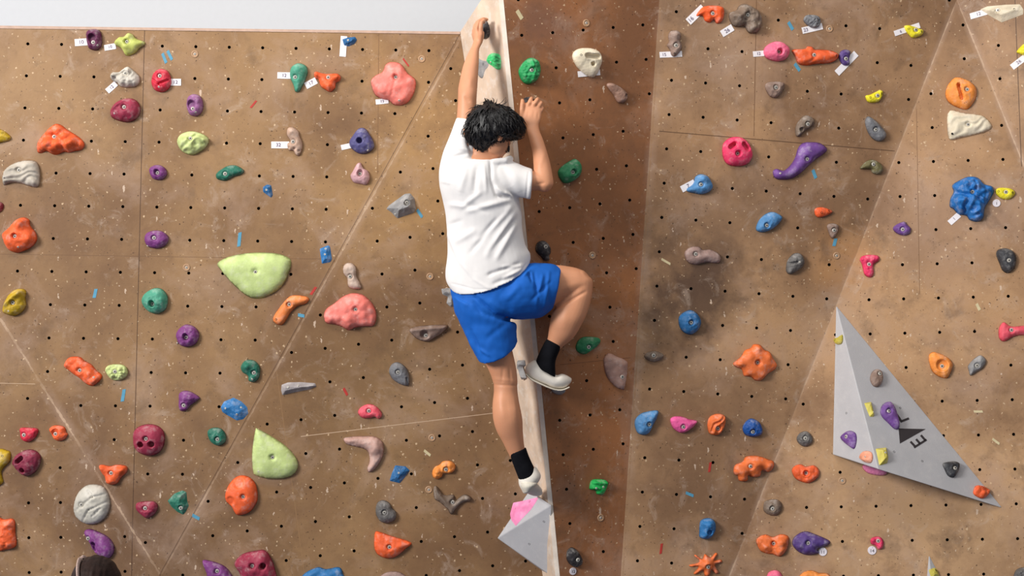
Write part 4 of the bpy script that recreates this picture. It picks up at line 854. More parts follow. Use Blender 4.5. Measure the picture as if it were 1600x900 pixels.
# ------------------------------------------------------------------ people
class Blob:
    def __init__(s): s.V = []; s.F = []
    def rings(s, rs):
        """rs: list of rings (lists of Vectors, same count); closed with centre fans"""
        K = len(rs[0]); b = len(s.V)
        for r in rs: s.V += r
        for i in range(len(rs) - 1):
            for q in range(K):
                s.F.append([b + i * K + q, b + i * K + (q + 1) % K, b + (i + 1) * K + (q + 1) % K, b + (i + 1) * K + q])
        for e, fl in ((0, 1), (len(rs) - 1, 0)):
            c = sum(rs[e], Vector()) / K; s.V.append(c); ci = len(s.V) - 1
            for q in range(K):
                f_ = [b + e * K + q, b + e * K + (q + 1) % K, ci]; s.F.append(f_[::-1] if fl else f_)
        return s
    def lr(s, secs, K=28, caps=True):
        """secs: (Lx,Ly,Rx,Ry,Y,depth_px[,bulge_down_px[,power]]) ring given by its two silhouette points in the photo"""
        rs = []; sec2 = []; n_ = len(secs); secs = [tuple(q) + ((0,) if len(q) < 7 else ()) for q in secs]
        for i in range(n_ - 1):
            p0, p1, p2, p3 = [np.array(secs[min(max(i + k, 0), n_ - 1)][:7], float) for k in (-1, 0, 1, 2)]
            for t in (0, .25, .5, .75):
                sec2.append(tuple(.5 * (2 * p1 + (p2 - p0) * t + (2 * p0 - 5 * p1 + 4 * p2 - p3) * t * t + (3 * p1 - p0 - 3 * p2 + p3) * t ** 3)))
        sec2.append(secs[-1])
        for q in sec2:
            Lx, Ly, Rx, Ry, Y, dp = q[:6]; bulge = q[6] if len(q) > 6 else 0; pw = q[7] if len(q) > 7 else 1.0
            L_, R_ = P(Lx, Ly, Y), P(Rx, Ry, Y); c = (L_ + R_) / 2; U = (R_ - L_) / 2; D = Vector((0, -1, 0)) * dp * (8 + Y) / F
            bz = Vector((0, 0, -1)) * bulge * (8 + Y) / F
            ring = []
            for k in range(K):
                a = 2 * math.pi * k / K; ca, sa = math.cos(a), math.sin(a)
                if pw != 1: ca = math.copysign(abs(ca) ** pw, ca); sa = math.copysign(abs(sa) ** pw, sa)
                ring.append(c + U * ca + D * sa + bz * max(0, math.sin(a)))
            rs.append(ring)
        if caps:
            for e in (0, -1):
                r = rs[e]; c = sum(r, Vector()) / K; nx = rs[1 if e == 0 else -2]; d = c - sum(nx, Vector()) / K
                rad = sum((p - c).length for p in r) / K; d = d.normalized() * rad * .28
                new = [c + (p - c) * .72 + d for p in r]; new2 = [c + (p - c) * .35 + d * 1.5 for p in r]
                rs = [new2, new] + rs if e == 0 else rs + [new, new2]
        return s.rings(rs)
    def tube(s, pts, K=14, flat=None):
        """pts: (Vector, radius[, radius2]) round tube with rounded ends"""
        rs = []; n = len(pts)
        up = None
        ext = []
        p = [q[0] for q in pts]
        for i in range(n):
            t = (p[min(i + 1, n - 1)] - p[max(i - 1, 0)]).normalized()
            ref = flat if flat else Vector((0.03, 1, 0.02))
            U = t.cross(ref)
            if U.length < .15: U = t.cross(Vector((1, 0, .1)))
            U.normalize(); Vv = t.cross(U).normalized()
            if up and U.dot(up) < 0: U, Vv = -U, -Vv
            up = U
            r1 = pts[i][1]; r2 = pts[i][2] if len(pts[i]) > 2 else r1
            ring = lambda c, f_: [c + U * (r1 * f_ * math.cos(2 * math.pi * k / K)) + Vv * (r2 * f_ * math.sin(2 * math.pi * k / K)) for k in range(K)]
            if i == 0: rs += [ring(p[0] - t * r1 * .9, .3), ring(p[0] - t * r1 * .6, .75)]
            rs.append(ring(p[i], 1))
            if i == n - 1: rs += [ring(p[i] + t * r1 * .6, .75), ring(p[i] + t * r1 * .9, .3)]
        return s.rings(rs)
    def ell(s, c, ax, K=24, M_=14):
        rs = []
        for i in range(1, M_):
            ph = math.pi * i / M_
            rs.append([c + ax[2] * math.cos(ph) + (ax[0] * math.cos(2 * math.pi * k / K) + ax[1] * math.sin(2 * math.pi * k / K)) * math.sin(ph) for k in range(K)])
        return s.rings(rs)
    def build(s, name, m, parent, vox, smooth=6, disp=None, decim=None):
        me = bpy.data.meshes.new(name); me.from_pydata([v[:] for v in s.V], [], s.F); me.update()
        bm = bmesh.new(); bm.from_mesh(me); bmesh.ops.recalc_face_normals(bm, faces=bm.faces); bm.to_mesh(me); bm.free()
        ob = bpy.data.objects.new('t', me); COL.objects.link(ob)
        rm = ob.modifiers.new('r', 'REMESH'); rm.mode = 'VOXEL'; rm.voxel_size = vox
        sm = ob.modifiers.new('s', 'SMOOTH'); sm.iterations = smooth; sm.factor = .5
        dg = bpy.context.evaluated_depsgraph_get(); dg.update()
        m2 = bpy.data.meshes.new_from_object(ob.evaluated_get(dg)); bpy.data.objects.remove(ob)
        m2.name = name
        if disp:
            co = np.empty(len(m2.vertices) * 3, 'f'); m2.vertices.foreach_get('co', co); co = co.reshape(-1, 3)
            nr = np.empty(len(m2.vertices) * 3, 'f'); m2.vertices.foreach_get('normal', nr); nr = nr.reshape(-1, 3)
            co = co + nr * disp(co, nr)[:, None]; m2.vertices.foreach_set('co', co.astype('f').ravel()); m2.update()
        o = link_mesh(name, m2, m)
        if parent: o.parent = parent; o.matrix_parent_inverse = parent.matrix_world.inverted()
        return o
def topx(co):
    dep = co[:, 1] + 8
    return np.c_[800 + co[:, 0] / dep * F, 450 - (co[:, 2] - 2.6) / dep * F]
def folds(lst, extra=None):
    def fn(co, nr):
        px = topx(co); d = np.zeros(len(co))
        for (x0, y0, x1, y1, w, a) in lst:
            A = np.array([x0, y0]); ab = np.array([x1 - x0, y1 - y0], float); L2 = ab @ ab
            t = ((px - A) @ ab) / L2; tc = np.clip(t, 0, 1); dd = np.sqrt(((px - A - tc[:, None] * ab) ** 2).sum(1))
            fade = np.clip(1 - np.abs(tc - .5) * 2, 0, 1) ** .5
            side = (nr[:, 1] < .2)
            d += a * .0017 * np.exp(-(dd / w) ** 2) * (.25 + .75 * fade) * side
        if extra is not None: d += extra(co, nr)
        return d
    return fn
M_skin = mat('skin', (206, 144, 108), .5, var=.06, scale=9, bump=.08, bscale=300)
M_skin.node_tree.nodes['Principled BSDF'].inputs['Subsurface Weight'].default_value = .08
M_skin.node_tree.nodes['Principled BSDF'].inputs['Subsurface Radius'].default_value = (.012, .005, .003)
M_shirt = mat('white_cotton', (226, 222, 220), .9, var=.02, bump=.12, bscale=500, spec=.15)
M_short = mat('blue_polyester', (20, 94, 184), .7, var=.06, scale=20, bump=.12, bscale=500, spec=.25)
M_sock = mat('black_sock', (20, 20, 24), .95, var=.2, bump=.2, bscale=600, spec=.1)
M_shoe = mat('white_canvas', (228, 220, 208), .7, var=.05, bump=.2, bscale=500)
M_sole = mat('shoe_rubber', (214, 206, 190), .6, var=.05, bump=.1)
M_hair = mat('black_hair', (20, 17, 18), .45, var=.3, scale=60, bump=.3, bscale=200, spec=.4)
M_brown = mat('brown_hair', (40, 25, 20), .6, var=.3, scale=60, bump=.3, bscale=200, spec=.15)
M_eye = mat('eye_white', (230, 226, 220), .3, bump=0); M_lip = mat('lips', (176, 98, 88), .5, bump=0); M_band = mat('hair_band', (176, 150, 140), .7)

cl = bpy.data.objects.new('person', None); COL.objects.link(cl); cl.location = P(790, 470, -.42)
tag(cl, 'climber seen from behind in a white T-shirt and blue shorts, left arm reaching up', 'person')
bpy.context.view_layer.update()
B = Blob()
# trunk, neck
B.lr([(730, 498, 800, 486, -.42, 26), (718, 475, 812, 455, -.43, 30), (706, 440, 820, 420, -.44, 31), (705, 400, 814, 392, -.45, 29), (703, 350, 811, 350, -.46, 31),
      (700, 310, 806, 312, -.47, 33), (696, 275, 800, 285, -.49, 32), (700, 255, 797, 266, -.50, 26), (715, 246, 790, 256, -.505, 20), (730, 242, 786, 248, -.51, 17),
      (738, 232, 784, 238, -.52, 16), (742, 222, 784, 226, -.525, 16), (745, 200, 782, 204, -.525, 16)])
# left arm up
B.lr([(697, 268, 742, 282, -.50, 24), (700, 240, 742, 250, -.50, 21), (706, 215, 741, 224, -.495, 19), (712, 195, 745, 202, -.49, 17), (714, 178, 745, 182, -.485, 16), (715, 163, 744.5, 164, -.48, 15.5),
      (715.5, 150, 745, 149, -.475, 15.5), (716, 138, 746, 136, -.46, 15), (719, 122, 747, 119, -.44, 14), (723, 105, 748, 102, -.42, 12.5), (727.5, 92, 748.5, 89, -.40, 11), (733, 80, 749, 77, -.385, 8.5),
      (737.5, 71, 752.5, 69, -.37, 7.5), (740, 62, 756, 60, -.355, 7.5), (741, 52, 757, 50, -.345, 7)])
# right arm
B.lr([(768, 262, 768, 308, -.50, 22), (790, 259, 786, 306, -.51, 21), (812, 264, 806, 303, -.51, 19), (828, 268, 826, 299, -.51, 17)])
B.lr([(824, 268, 826, 299, -.51, 16), (838, 268, 838, 298, -.51, 16), (850, 272, 848, 297.5, -.51, 15), (860, 277, 855, 297, -.51, 13)])
B.lr([(842, 297, 862, 293, -.51, 12), (835, 290, 865, 287, -.51, 15), (834, 275, 863.5, 274, -.505, 15), (833.5, 258, 860, 256, -.49, 14.5), (832, 240, 855, 238, -.47, 13), (828, 222, 849, 219, -.445, 11),
      (824, 207, 843.5, 205, -.425, 9), (822.5, 198, 842, 196, -.41, 8), (817, 190, 845, 187, -.40, 8), (813.5, 180, 846.5, 178, -.39, 8), (813.5, 170, 847, 170, -.38, 7.5), (817, 163, 845, 164, -.375, 6.5)])
def fing(pts, r0, r1, fl=None):
    n = len(pts); B.tube([(P(*q), (r0 + (r1 - r0) * i / (n - 1)) * .00312) for i, q in enumerate(pts)], 12, fl)
# right hand: fingers hook over the black hold, thumb on its left
fing([(816, 182, -.395), (815.5, 172, -.40), (816, 163, -.40), (816.5, 157, -.385)], 4.4, 3.3)
fing([(823, 170, -.385), (827.5, 160, -.395), (830, 154.5, -.385), (830.5, 153.5, -.36), (829.5, 157, -.335)], 3.9, 3.0)
fing([(831, 170, -.385), (836, 161, -.398), (839.5, 155.5, -.39), (840.5, 154.5, -.36), (839, 158, -.335)], 3.9, 3.0)
fing([(838, 172, -.38), (842.5, 165, -.39), (845.5, 160.5, -.382), (846, 160, -.355), (844, 163, -.33)], 3.7, 2.9)
fing([(841, 178, -.38), (845.5, 173, -.385), (847.8, 168.5, -.375), (847.8, 168, -.35), (846, 170, -.33)], 3.2, 2.5)
# left hand: fingers go behind and over the top of the black hold, thumb on the near side
fing([(750, 66, -.37), (751.5, 54, -.385), (751, 43, -.39), (752, 35, -.385), (756.5, 31.5, -.37)], 4.4, 3.2)
fing([(746, 56, -.355), (745, 44, -.35), (748, 34, -.34), (755, 29.5, -.325), (761, 30.5, -.31)], 3.9, 2.9)
fing([(743.5, 56, -.345), (742.5, 44, -.335), (745.5, 35, -.32), (753, 30, -.305), (759, 31.5, -.29)], 3.9, 2.9)
fing([(742.5, 60, -.34), (740.5, 48, -.322), (742.5, 39, -.305), (750, 34, -.285), (756, 35, -.272)], 3.7, 2.8)
fing([(742.5, 64, -.34), (739.5, 54, -.315), (740.5, 46, -.295), (746, 41, -.275), (752, 41, -.262)], 3.2, 2.5)
# left leg (straight)
B.lr([(722, 480, 775, 500, -.43, 30), (730, 508, 790, 515, -.42, 29), (738, 530, 796, 530, -.41, 29), (744, 548, 799, 542, -.40, 27), (756, 564, 803, 558, -.385, 24), (765, 582, 807, 578, -.375, 21.5),
      (770.5, 598, 808.5, 595, -.37, 20), (771.5, 612, 808.5, 610, -.37, 20), (769.5, 630, 811, 628, -.375, 22), (769.5, 645, 814, 642, -.38, 23), (771.5, 660, 816.5, 657, -.378, 22), (777, 676, 817, 672, -.37, 19),
      (785, 690, 818, 686, -.36, 15.5), (791, 702, 819.5, 698, -.35, 13.5), (797, 714, 822, 708, -.34, 12.5), (803, 728, 828, 720, -.33, 12.5), (810, 742, 838, 735, -.32, 13), (814, 754, 840, 748, -.31, 12)])
# right leg: thigh out to the right, shin back down to the foot
B.lr([(765, 440, 760, 500, -.43, 32), (790, 430, 790, 498, -.43, 33), (820, 420, 812, 492, -.42, 32), (845, 416, 838, 486, -.40, 30), (868, 414, 858, 482, -.38, 27), (888, 416, 874, 474, -.36, 24), (905, 420, 893, 467, -.35, 22), (917, 427, 910, 462, -.34, 20)])
B.lr([(896, 424, 918, 430, -.345, 15), (885, 440, 925.5, 437, -.345, 19), (879, 458, 926, 449, -.345, 21), (872, 472, 924, 466, -.35, 22), (864, 486, 918, 488, -.355, 22), (859.5, 502, 909.5, 506, -.355, 21), (857, 518, 896, 528, -.345, 17), (855, 530, 878, 543, -.335, 12.5),
      (849, 541, 871, 555, -.325, 11.5), (843, 556, 867, 570, -.315, 12), (838, 568, 866, 584, -.31, 12)])
# head
HF = Vector((.74, .52, -.42)).normalized(); HU = (Vector((.10, .30, .9)) - HF * Vector((.10, .30, .9)).dot(HF)).normalized(); HS = HF.cross(HU)
HCn = P(771, 202, -.53)
def hd(f_, s_, u_): return HCn + HF * f_ + HS * s_ + HU * u_
B.ell(hd(-.005, 0, .012), (HF * .094, HS * .077, HU * .100))
B.ell(hd(.040, 0, -.055), (HF * .066, HS * .062, HU * .074))
B.ell(hd(.052, 0, -.104), (HF * .040, HS * .034, HU * .026))      # chin
B.tube([(hd(.088, 0, .005), .007), (hd(.108, 0, -.022), .011), (hd(.098, 0, -.030), .013)], 10)    # nose
B.ell(hd(.078, 0, .018), (HF * .014, HS * .050, HU * .008))       # brow
B.tube([(hd(.086, -.018, -.062), .006), (hd(.093, 0, -.062), .008), (hd(.086, .018, -.062), .006)], 10)
for sg in (1, -1):
    B.ell(hd(-.004, sg * .080, -.062), (HF * .018, HS * .012, HU * .032))
FB = [(863, 484, 915, 456, 2.6, -5), (770, 601, 808, 603, 2, -1.8), (772, 592, 806, 596, 3, 1.5), (784, 598, 786, 575, 2.5, -1.8), (798, 597, 796, 572, 2.5, -1.8), (726, 150, 734, 160, 3, -3), (734, 136, 735, 120, 4, 2),
      (732, 172, 734, 190, 4, 1.5), (838, 288, 852, 286, 2.5, -2), (842, 262, 850, 240, 4, 1.8), (790, 615, 795, 660, 5, -1.2), (780, 620, 786, 655, 5, 1.5), (804, 620, 806, 655, 4, 1.5), (880, 450, 912, 440, 5, 1.2), (885, 480, 880, 515, 6, 1.5),
      (824, 185, 826, 172, 2, -1), (833, 186, 835, 172, 2, -1), (840, 186, 841, 176, 1.6, -1), (745, 240, 780, 243, 3, -1.5)]
body = B.build('body', M_skin, cl, .0040, 7, folds(FB))
for sg in (1, -1):
    e = Blob().ell(hd(.080, sg * .028, .000), (HF * .010, HS * .014, HU * .007), 12, 8).build('eye', M_eye, cl, .0025, 1)
Blob().tube([(hd(.092, -.016, -.064), .003), (hd(.099, 0, -.063), .0045), (hd(.092, .016, -.064), .003)], 8).build('lips', M_lip, cl, .002, 1)
# shirt
sh = Blob()
sh.lr([(703.5, 447, 828, 408, -.44, 44, 27), (697, 437, 828.5, 401, -.44, 43, 20), (696.5, 420, 827, 394, -.445, 41, 10), (699.5, 398, 821, 383, -.45, 39, 3), (699, 365, 816.5, 360, -.46, 38), (696.5, 335, 815, 335, -.47, 39),
       (692, 312, 812, 315, -.475, 41), (687.5, 290, 808, 300, -.485, 41), (686, 270, 803, 285, -.495, 38), (690, 255, 800, 268, -.50, 32), (703, 249, 797, 258, -.505, 27), (724, 250, 792, 252, -.51, 24)], 48, caps=False)
sh.lr([(687, 285, 752, 300, -.49, 32), (687, 262, 750, 274, -.495, 30), (692, 240, 748, 250, -.497, 26), (699, 221, 745, 232, -.495, 22), (706, 203, 745, 212, -.49, 20), (711.5, 188, 746, 194, -.487, 19), (712.5, 184, 746.5, 190, -.486, 19)], 32, caps=False)
sh.lr([(752, 246, 752, 330, -.495, 30), (772, 246, 775, 316, -.50, 29), (790, 249, 790, 308, -.505, 27), (806, 254, 803, 306.5, -.508, 26), (820, 259.5, 816, 309, -.51, 25), (830.5, 263.5, 826, 311, -.51, 25), (832, 265, 829, 310.5, -.51, 25)], 32, caps=False)
sh.tube([(P(733, 246, -.50), .020), (P(731, 250, -.535), .021), (P(746, 255, -.565), .018), (P(768, 254, -.57), .017), (P(790, 251, -.56), .017), (P(797, 248, -.52), .018)], 12)
FO = [(826, 268, 822, 309, 1.1, -3), (706, 443, 740, 452, 1.1, -2), (740, 452, 770, 452, 1.1, -2), (770, 452, 800, 441, 1.1, -2), (800, 441, 823, 412, 1.1, -2), (714, 191, 740, 197, 1.1, -2), (800, 322, 745, 378, 5, 7), (806, 330, 760, 400, 5, 7), (796, 312, 730, 330, 4.5, 6), (806, 350, 775, 405, 4.5, 6), (775, 345, 735, 395, 4, -5), (752, 300, 720, 325, 4, 4),
      (745, 262, 741, 300, 4.5, -6), (728, 262, 720, 300, 5, 5), (756, 258, 760, 300, 3, 4), (766, 250, 768, 282, 2.6, -6), (768, 282, 776, 306, 3, -7), (776, 306, 796, 309, 3.2, -8), (774, 292, 790, 306, 3, 6), (788, 300, 800, 308, 2.5, 5),
      (700, 365, 716, 405, 2.2, 2.4), (716, 405, 740, 436, 2.2, 2.4), (740, 436, 765, 452, 2.2, 2.4), (812, 412, 772, 426, 3, -7), (772, 426, 762, 430, 3, -6), (815, 415, 785, 418, 3, 6), (816, 420, 786, 436, 3, 6), (800, 432, 770, 444, 3.5, -5),
      (722, 318, 765, 330, 5, -4), (703, 320, 730, 322, 4, 4), (790, 330, 748, 372, 4, -6), (802, 345, 765, 395, 4, -5), (742, 360, 712, 378, 5, 4), (720, 345, 702, 352, 4, -3),
      (725, 200, 738, 245, 3.5, -6), (712, 230, 735, 236, 3, 5), (708, 245, 730, 240, 3, -5), (718, 214, 738, 222, 3, 4), (800, 268, 812, 300, 6, 3), (785, 262, 800, 290, 5, -3)]
def wr(co, nr):
    return np.array([.0035 * noise.noise(Vector((c[0] * 9, c[1] * 7, c[2] * 6))) + .0015 * noise.noise(Vector((c[0] * 25, c[1] * 20, c[2] * 16 + 5))) for c in co])
shirt = sh.build('t_shirt', M_shirt, cl, .005, 4, folds(FO, wr))
# shorts
st = Blob()
st.lr([(705, 436, 826, 405, -.435, 34), (704, 455, 826, 425, -.435, 38), (707, 473, 823, 450, -.435, 41), (712, 490, 815, 478, -.43, 41), (722, 503, 806, 496, -.425, 33)], 40, caps=False)
st.lr([(706, 462, 768, 492, -.43, 39), (711, 484, 792, 500, -.43, 40), (719, 505, 806, 506, -.425, 37), (729, 526, 807, 520, -.42, 35), (738, 545, 808, 531, -.41, 33, 6), (744.5, 557, 808, 534, -.405, 32, 14), (746, 560, 807, 536, -.405, 31, 15)], 36, caps=False)
st.lr([(768, 440, 760, 496, -.43, 40), (795, 425, 786, 499, -.43, 41), (825, 412, 812, 499, -.425, 40), (846, 411.5, 836, 497.5, -.41, 37), (862, 412, 850, 493, -.395, 34), (874, 417, 861, 484, -.385, 32), (877, 421, 864, 479, -.383, 31)], 36, caps=False)
FS = [(742, 462, 775, 492, 2.5, -8), (775, 492, 800, 500, 3, -7), (765, 470, 800, 494, 4, 4), (835, 425, 842, 470, 3, -6), (848, 430, 838, 475, 3, 5), (826, 425, 832, 440, 2.5, -7), (818, 432, 828, 422, 2, 6),
      (740, 470, 752, 490, 3, -4), (728, 520, 745, 552, 3, 5), (735, 515, 750, 548, 2.5, -5), (750, 545, 765, 556, 2.5, 4), (858, 425, 850, 480, 3, 4), (830, 470, 860, 440, 3, -4), (790, 505, 760, 530, 5, -3), (812, 445, 790, 470, 5, 3)]
def wr2(co, nr):
    return np.array([.0045 * noise.noise(Vector((c[0] * 12, c[1] * 9, c[2] * 10 + 3))) + .002 * noise.noise(Vector((c[0] * 34, c[1] * 24, c[2] * 30 + 5))) for c in co])
shorts = st.build('shorts', M_short, cl, .005, 4, folds(FS, wr2))
# socks
Blob().lr([(796, 709, 822, 699, -.345, 14.5), (797, 713, 823, 703, -.343, 14.5), (801, 724, 827, 714, -.335, 14.5), (806, 737, 833, 727, -.328, 15), (811, 750, 840, 741, -.318, 15)], 24, caps=False).build('sock', M_sock, cl, .004, 4)
Blob().lr([(854.5, 529.5, 877.5, 541.5, -.337, 14.5), (850, 536, 874, 549, -.332, 14), (843, 550, 868, 565, -.322, 14), (838, 562, 868, 584, -.312, 14), (836, 572, 868, 590, -.306, 12)], 24, caps=False).build('sock', M_sock, cl, .004, 4)
# shoes: left points into the wall, right points along the wall
s1 = Blob()
s1.lr([(810, 742, 838, 730, -.315, 14), (810, 750, 845, 742, -.315, 16.5), (811, 758, 842, 752, -.31, 17), (816, 767, 829, 767, -.305, 13)], 28)
s1.tube([(P(824, 757, -.33), .040, .030), (P(829, 761, -.27), .043, .03), (P(834, 766, -.20), .044, .026), (P(838, 770, -.14), .034, .018)], 20, Vector((0, 0, 1)))
shoeL = s1.build('shoe', M_shoe, cl, .004, 5)
s2 = Blob()
s2.lr([(827, 567, 821.5, 583, -.305, 8), (836, 562.5, 827, 589.5, -.305, 12), (844, 568, 836, 594, -.305, 13.5), (851, 575, 845, 598, -.30, 14), (859, 580.5, 855, 602, -.295, 14.5), (869, 586, 865, 606.5, -.285, 15.5), (878, 584, 876, 607.5, -.275, 15), (886, 586.5, 884, 605.5, -.265, 12.5), (891.5, 590, 889.5, 600, -.26, 8)], 28)
shoeR = s2.build('shoe', M_shoe, cl, .004, 4)
def sole(pts, r):
    return Blob().tube([(P(*q[:3]), q[3] * .0031, .0040) for q in pts], 18, Vector((0, 1, .0))).build('sole', M_sole, None, .0035, 2)
so = Blob()
so.lr([(822.5, 583, 821, 586, -.305, 8), (830, 590, 829, 593.5, -.305, 12.5), (846, 598, 845, 601.5, -.298, 14.5), (865, 606, 864.5, 609, -.285, 16), (878, 607.5, 878.5, 610, -.275, 16), (889, 603.5, 891, 605, -.265, 12)], 20, caps=False)
o = so.build('sole', M_sole, shoeR, .003, 2)
so = Blob()
so.lr([(812, 752, 840, 753, -.325, 15), (814, 761, 839, 757, -.33, 15), (818, 769, 829, 768, -.325, 10)], 20, caps=False)
o = so.build('heel_band', M_sole, shoeL, .003, 2)
# hair
def hair(name, secs, parent, m, seed, cnt, ln, spike, ctr, ax):
    rnd = random.Random(seed); b = Blob(); b.lr(secs, 32)
    def rough(co, nr):
        return np.array([0.004 * noise.noise(Vector((c[0] * 38, c[1] * 38, c[2] * 16))) + .002 * noise.noise(Vector((c[0] * 80, c[1] * 80, c[2] * 34))) for c in co])
    base = b.build('h', m, None, .0045, 2, rough)
    me = base.data; vs = [v.co.copy() for v in me.vertices]; ns = [v.normal.copy() for v in me.vertices]
    V = []; Fc = []
    crown = ctr + Vector((-.01, -.03, .075))
    for i in range(cnt):
        j = rnd.randrange(len(vs)); p, n_ = vs[j], ns[j]
        d = (p - crown); d = (d - n_ * d.dot(n_)); d = d.normalized() if d.length > 1e-4 else Vector((0, 0, -1))
        d = (d + Vector((rnd.gauss(0, .13), rnd.gauss(0, .13), rnd.gauss(0, .12))) + n_ * .1).normalized()
        L_ = ln * rnd.uniform(.5, 1.2) * (.35 if p.z < P(768, 220, -.53).z else 1); sd = d.cross(n_).normalized(); w = rnd.uniform(.0018, .0042)
        pts = [p - n_ * .004, p + d * L_ * .4 + n_ * .0035, p + d * L_ * .75 + n_ * (.0015 - L_ * .06), p + d * L_ + n_ * (-.001 - L_ * .10)]
        ws = [w, w, w * .7, w * .1]; b0 = len(V)
        for pp, ww in zip(pts, ws): V += [pp + sd * ww, pp + n_ * ww * .8, pp - sd * ww, pp - n_ * ww * .6]
        for k in range(3):
            for q in range(4):
                a, c_ = b0 + 4 * k + q, b0 + 4 * k + (q + 1) % 4; Fc.append([a, c_, c_ + 4, a + 4])
        Fc.append([b0, b0 + 1, b0 + 2, b0 + 3]); Fc.append([b0 + 12 + q for q in range(4)])
    return base, V, Fc
def join_hair(base, V, Fc, name, m, parent):
    n0 = len(base.data.vertices); VV = [v.co[:] for v in base.data.vertices] + [tuple(v) for v in V]
    FF = [list(p.vertices) for p in base.data.polygons] + [[n0 + i for i in f_] for f_ in Fc]
    bpy.data.objects.remove(base)
    o = mesh_obj(name, VV, FF, m); o.parent = parent; o.matrix_parent_inverse = parent.matrix_world.inverted(); return o
hb, HV, HFc = hair('hair', [(754, 164, 776, 164, -.52, 16), (742, 170, 794, 171, -.53, 28), (734, 180, 808, 180, -.53, 37), (729, 190, 815, 190, -.53, 41), (725.5, 200, 818, 201, -.53, 42), (725.5, 210, 812, 212, -.53, 41),
     (728, 218, 800, 218, -.53, 34), (733, 225, 782, 226, -.53, 26), (740, 230, 772, 232, -.53, 20)], cl, M_hair, 3, 1300, .046, .0005, HCn, None)
# wispy tufts on the crown
rnd = random.Random(5)
for (x0, y0, x1, y1, x2, y2) in [(776, 168, 789, 163, 791, 151), (774, 168, 784, 160, 790, 152), (770, 168, 764, 158, 755, 156), (768, 167, 760, 158, 750, 160), (774, 167, 776, 158, 777, 154), (786, 170, 794, 166, 798, 168), (790, 172, 798, 170, 802, 173), (766, 167, 756, 160, 746, 163), (780, 168, 792, 160, 793, 155), (771, 166, 768, 156, 764, 155)]:
    ps = [P(x0, y0, -.55), P((x0 + x1) / 2, (y0 + y1) / 2 - 1, -.56), P(x1, y1, -.565), P(x2, y2, -.56)]
    b0 = len(HV)
    for pp, ww in zip(ps, (.0030, .0024, .0016, .0004)):
        HV += [pp + Vector((ww, 0, 0)), pp + Vector((0, -ww, 0)), pp + Vector((-ww, 0, ww * .5)), pp + Vector((0, ww, 0))]
    for k in range(3):
        for q in range(4):
            a, c_ = b0 + 4 * k + q, b0 + 4 * k + (q + 1) % 4; HFc.append([a, c_, c_ + 4, a + 4])
    HFc.append([b0, b0 + 1, b0 + 2, b0 + 3]); HFc.append([b0 + 12 + q for q in range(4)])
# sideburn
for i in range(40):
    p = P(793 + rnd.uniform(-3, 3), 226 + rnd.uniform(-8, 4), -.54 + rnd.uniform(-.02, .02)); w = .0022; e = p + Vector((rnd.uniform(-.004, .004), 0, -.030)); b0 = len(HV)
    for pp, ww in ((p, w), (p.lerp(e, .6), w), (e, .0004)): HV += [pp + Vector((ww, 0, 0)), pp + Vector((0, -ww, 0)), pp + Vector((-ww, 0, 0)), pp + Vector((0, ww, 0))]
    for k in range(2):
        for q in range(4):
            a, c_ = b0 + 4 * k + q, b0 + 4 * k + (q + 1) % 4; HFc.append([a, c_, c_ + 4, a + 4])
join_hair(hb, HV, HFc, 'hair', M_hair, cl)

# spectator standing on the floor, only the crown of the head in the frame
SX, SY = -1.355, -3.0          # px ~148 at that distance
sp = bpy.data.objects.new('person', None); COL.objects.link(sp); sp.location = (SX, SY, 0)
tag(sp, 'spectator at the bottom left, dark brown hair with a pale band', 'person')
bpy.context.view_layer.update()
q = lambda x, y, z: Vector((SX + x, SY + y, z))
B = Blob()
def ring(x, y, z, rx, ry, K=24): return [q(x + rx * math.cos(2 * math.pi * k / K), y + ry * math.sin(2 * math.pi * k / K), z) for k in range(K)]
B.rings([ring(0, 0, .86, .12, .09), ring(0, 0, .95, .165, .115), ring(0, 0, 1.08, .135, .095), ring(0, 0, 1.25, .15, .11), ring(0, 0, 1.36, .17, .10), ring(0, 0, 1.42, .10, .07), ring(0, .01, 1.47, .055, .055), ring(0, .02, 1.56, .05, .055)])
B.ell(q(0, .02, 1.61), (Vector((.072, 0, 0)), Vector((0, .09, 0)), Vector((0, 0, .105))))
B.ell(q(0, .06, 1.555), (Vector((.05, 0, 0)), Vector((0, .05, 0)), Vector((0, 0, .05))))
B.tube([(q(0, .108, 1.61), .007), (q(0, .125, 1.585), .010)], 10)
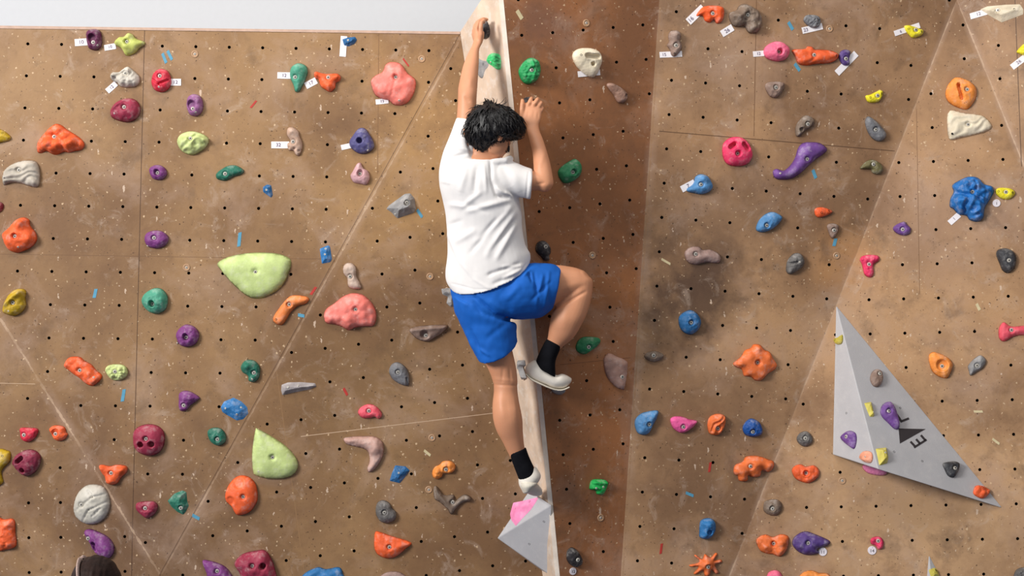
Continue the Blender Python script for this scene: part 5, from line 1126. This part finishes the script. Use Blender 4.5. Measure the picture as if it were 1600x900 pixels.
for sg in (1, -1):
    B.ell(q(sg * .074, .01, 1.6), (Vector((.008, 0, 0)), Vector((0, .016, 0)), Vector((0, 0, .028))), 12, 8)
    B.tube([(q(sg * .15, 0, 1.37), .048), (q(sg * .20, -.01, 1.22), .042), (q(sg * .22, 0, 1.08), .036), (q(sg * .22, .05, .95), .03), (q(sg * .21, .09, .84), .022)], 14)
    B.tube([(q(sg * .21, .09, .84), .024, .014), (q(sg * .21, .10, .77), .034, .015), (q(sg * .21, .105, .735), .03, .013)], 12, Vector((1, 0, 0)))
    for k in range(4): B.tube([(q(sg * .21, .082 + k * .017, .745), .0085), (q(sg * .208, .088 + k * .017, .70 + abs(k - 1.4) * .006), .0078), (q(sg * .202, .09 + k * .016, .665 + abs(k - 1.4) * .008), .0065)], 8)
    B.tube([(q(sg * .205, .075, .79), .011), (q(sg * .195, .12, .75), .0095), (q(sg * .19, .135, .715), .008)], 8)
    B.tube([(q(sg * .085, 0, .90), .085), (q(sg * .09, 0, .70), .072), (q(sg * .095, 0, .50), .052), (q(sg * .095, -.01, .32), .05), (q(sg * .095, -.01, .12), .034)], 16)
    B.tube([(q(sg * .095, -.04, .055), .035, .03), (q(sg * .10, .06, .045), .042, .022), (q(sg * .105, .15, .038), .034, .016)], 14, Vector((1, 0, 0)))
B.build('body', M_skin, sp, .006, 4)
M_top = mat('grey_top', (92, 96, 110), .85, bump=.1); M_trs = mat('dark_trousers', (44, 46, 56), .85, bump=.1)
t = Blob(); t.rings([ring(0, 0, .88, .185, .135), ring(0, 0, 1.0, .18, .13), ring(0, 0, 1.15, .165, .12), ring(0, 0, 1.3, .185, .13), ring(0, 0, 1.395, .175, .11), ring(0, 0, 1.45, .085, .075)])
for sg in (1, -1): t.tube([(q(sg * .14, 0, 1.37), .064), (q(sg * .20, -.01, 1.22), .056), (q(sg * .218, 0, 1.12), .052)], 16)
t.build('top', M_top, sp, .008, 4)
t = Blob(); t.rings([ring(0, 0, .80, .16, .12), ring(0, 0, .9, .175, .125), ring(0, 0, .98, .165, .12)])
for sg in (1, -1): t.tube([(q(sg * .088, 0, .88), .096), (q(sg * .092, 0, .68), .084), (q(sg * .096, 0, .48), .066), (q(sg * .096, -.01, .28), .062), (q(sg * .096, -.01, .10), .058)], 18)
t.build('trousers', M_trs, sp, .008, 4)
for sg in (1, -1):
    Blob().tube([(q(sg * .095, -.05, .050), .042, .040), (q(sg * .10, .06, .045), .05, .034), (q(sg * .105, .16, .04), .042, .028)], 16, Vector((1, 0, 0))).build('shoe', M_shoe, sp, .006, 3)
hb = Blob(); hb.ell(q(0, -.002, 1.632), (Vector((.083, 0, 0)), Vector((0, .104, 0)), Vector((0, 0, .098)))); hb.ell(q(0, -.05, 1.55), (Vector((.075, 0, 0)), Vector((0, .055, 0)), Vector((0, 0, .09))))
def rough2(co, nr): return np.array([.003 * noise.noise(Vector((c[0] * 90, c[1] * 14, c[2] * 14))) for c in co])
hb.build('hair', M_brown, sp, .004, 3, rough2)
rs = []
for i in range(25):
    a = math.radians(-10 + 190 * i / 24)
    rs.append((q(-.020 - .026 * math.sin(a), -.004 + .104 * math.cos(a) * -1 * .94, 1.632 + .0900 * math.sin(a)), .0045, .0090))
Blob().tube(rs, 8).build('hair_band', M_band, sp, .0022, 1)
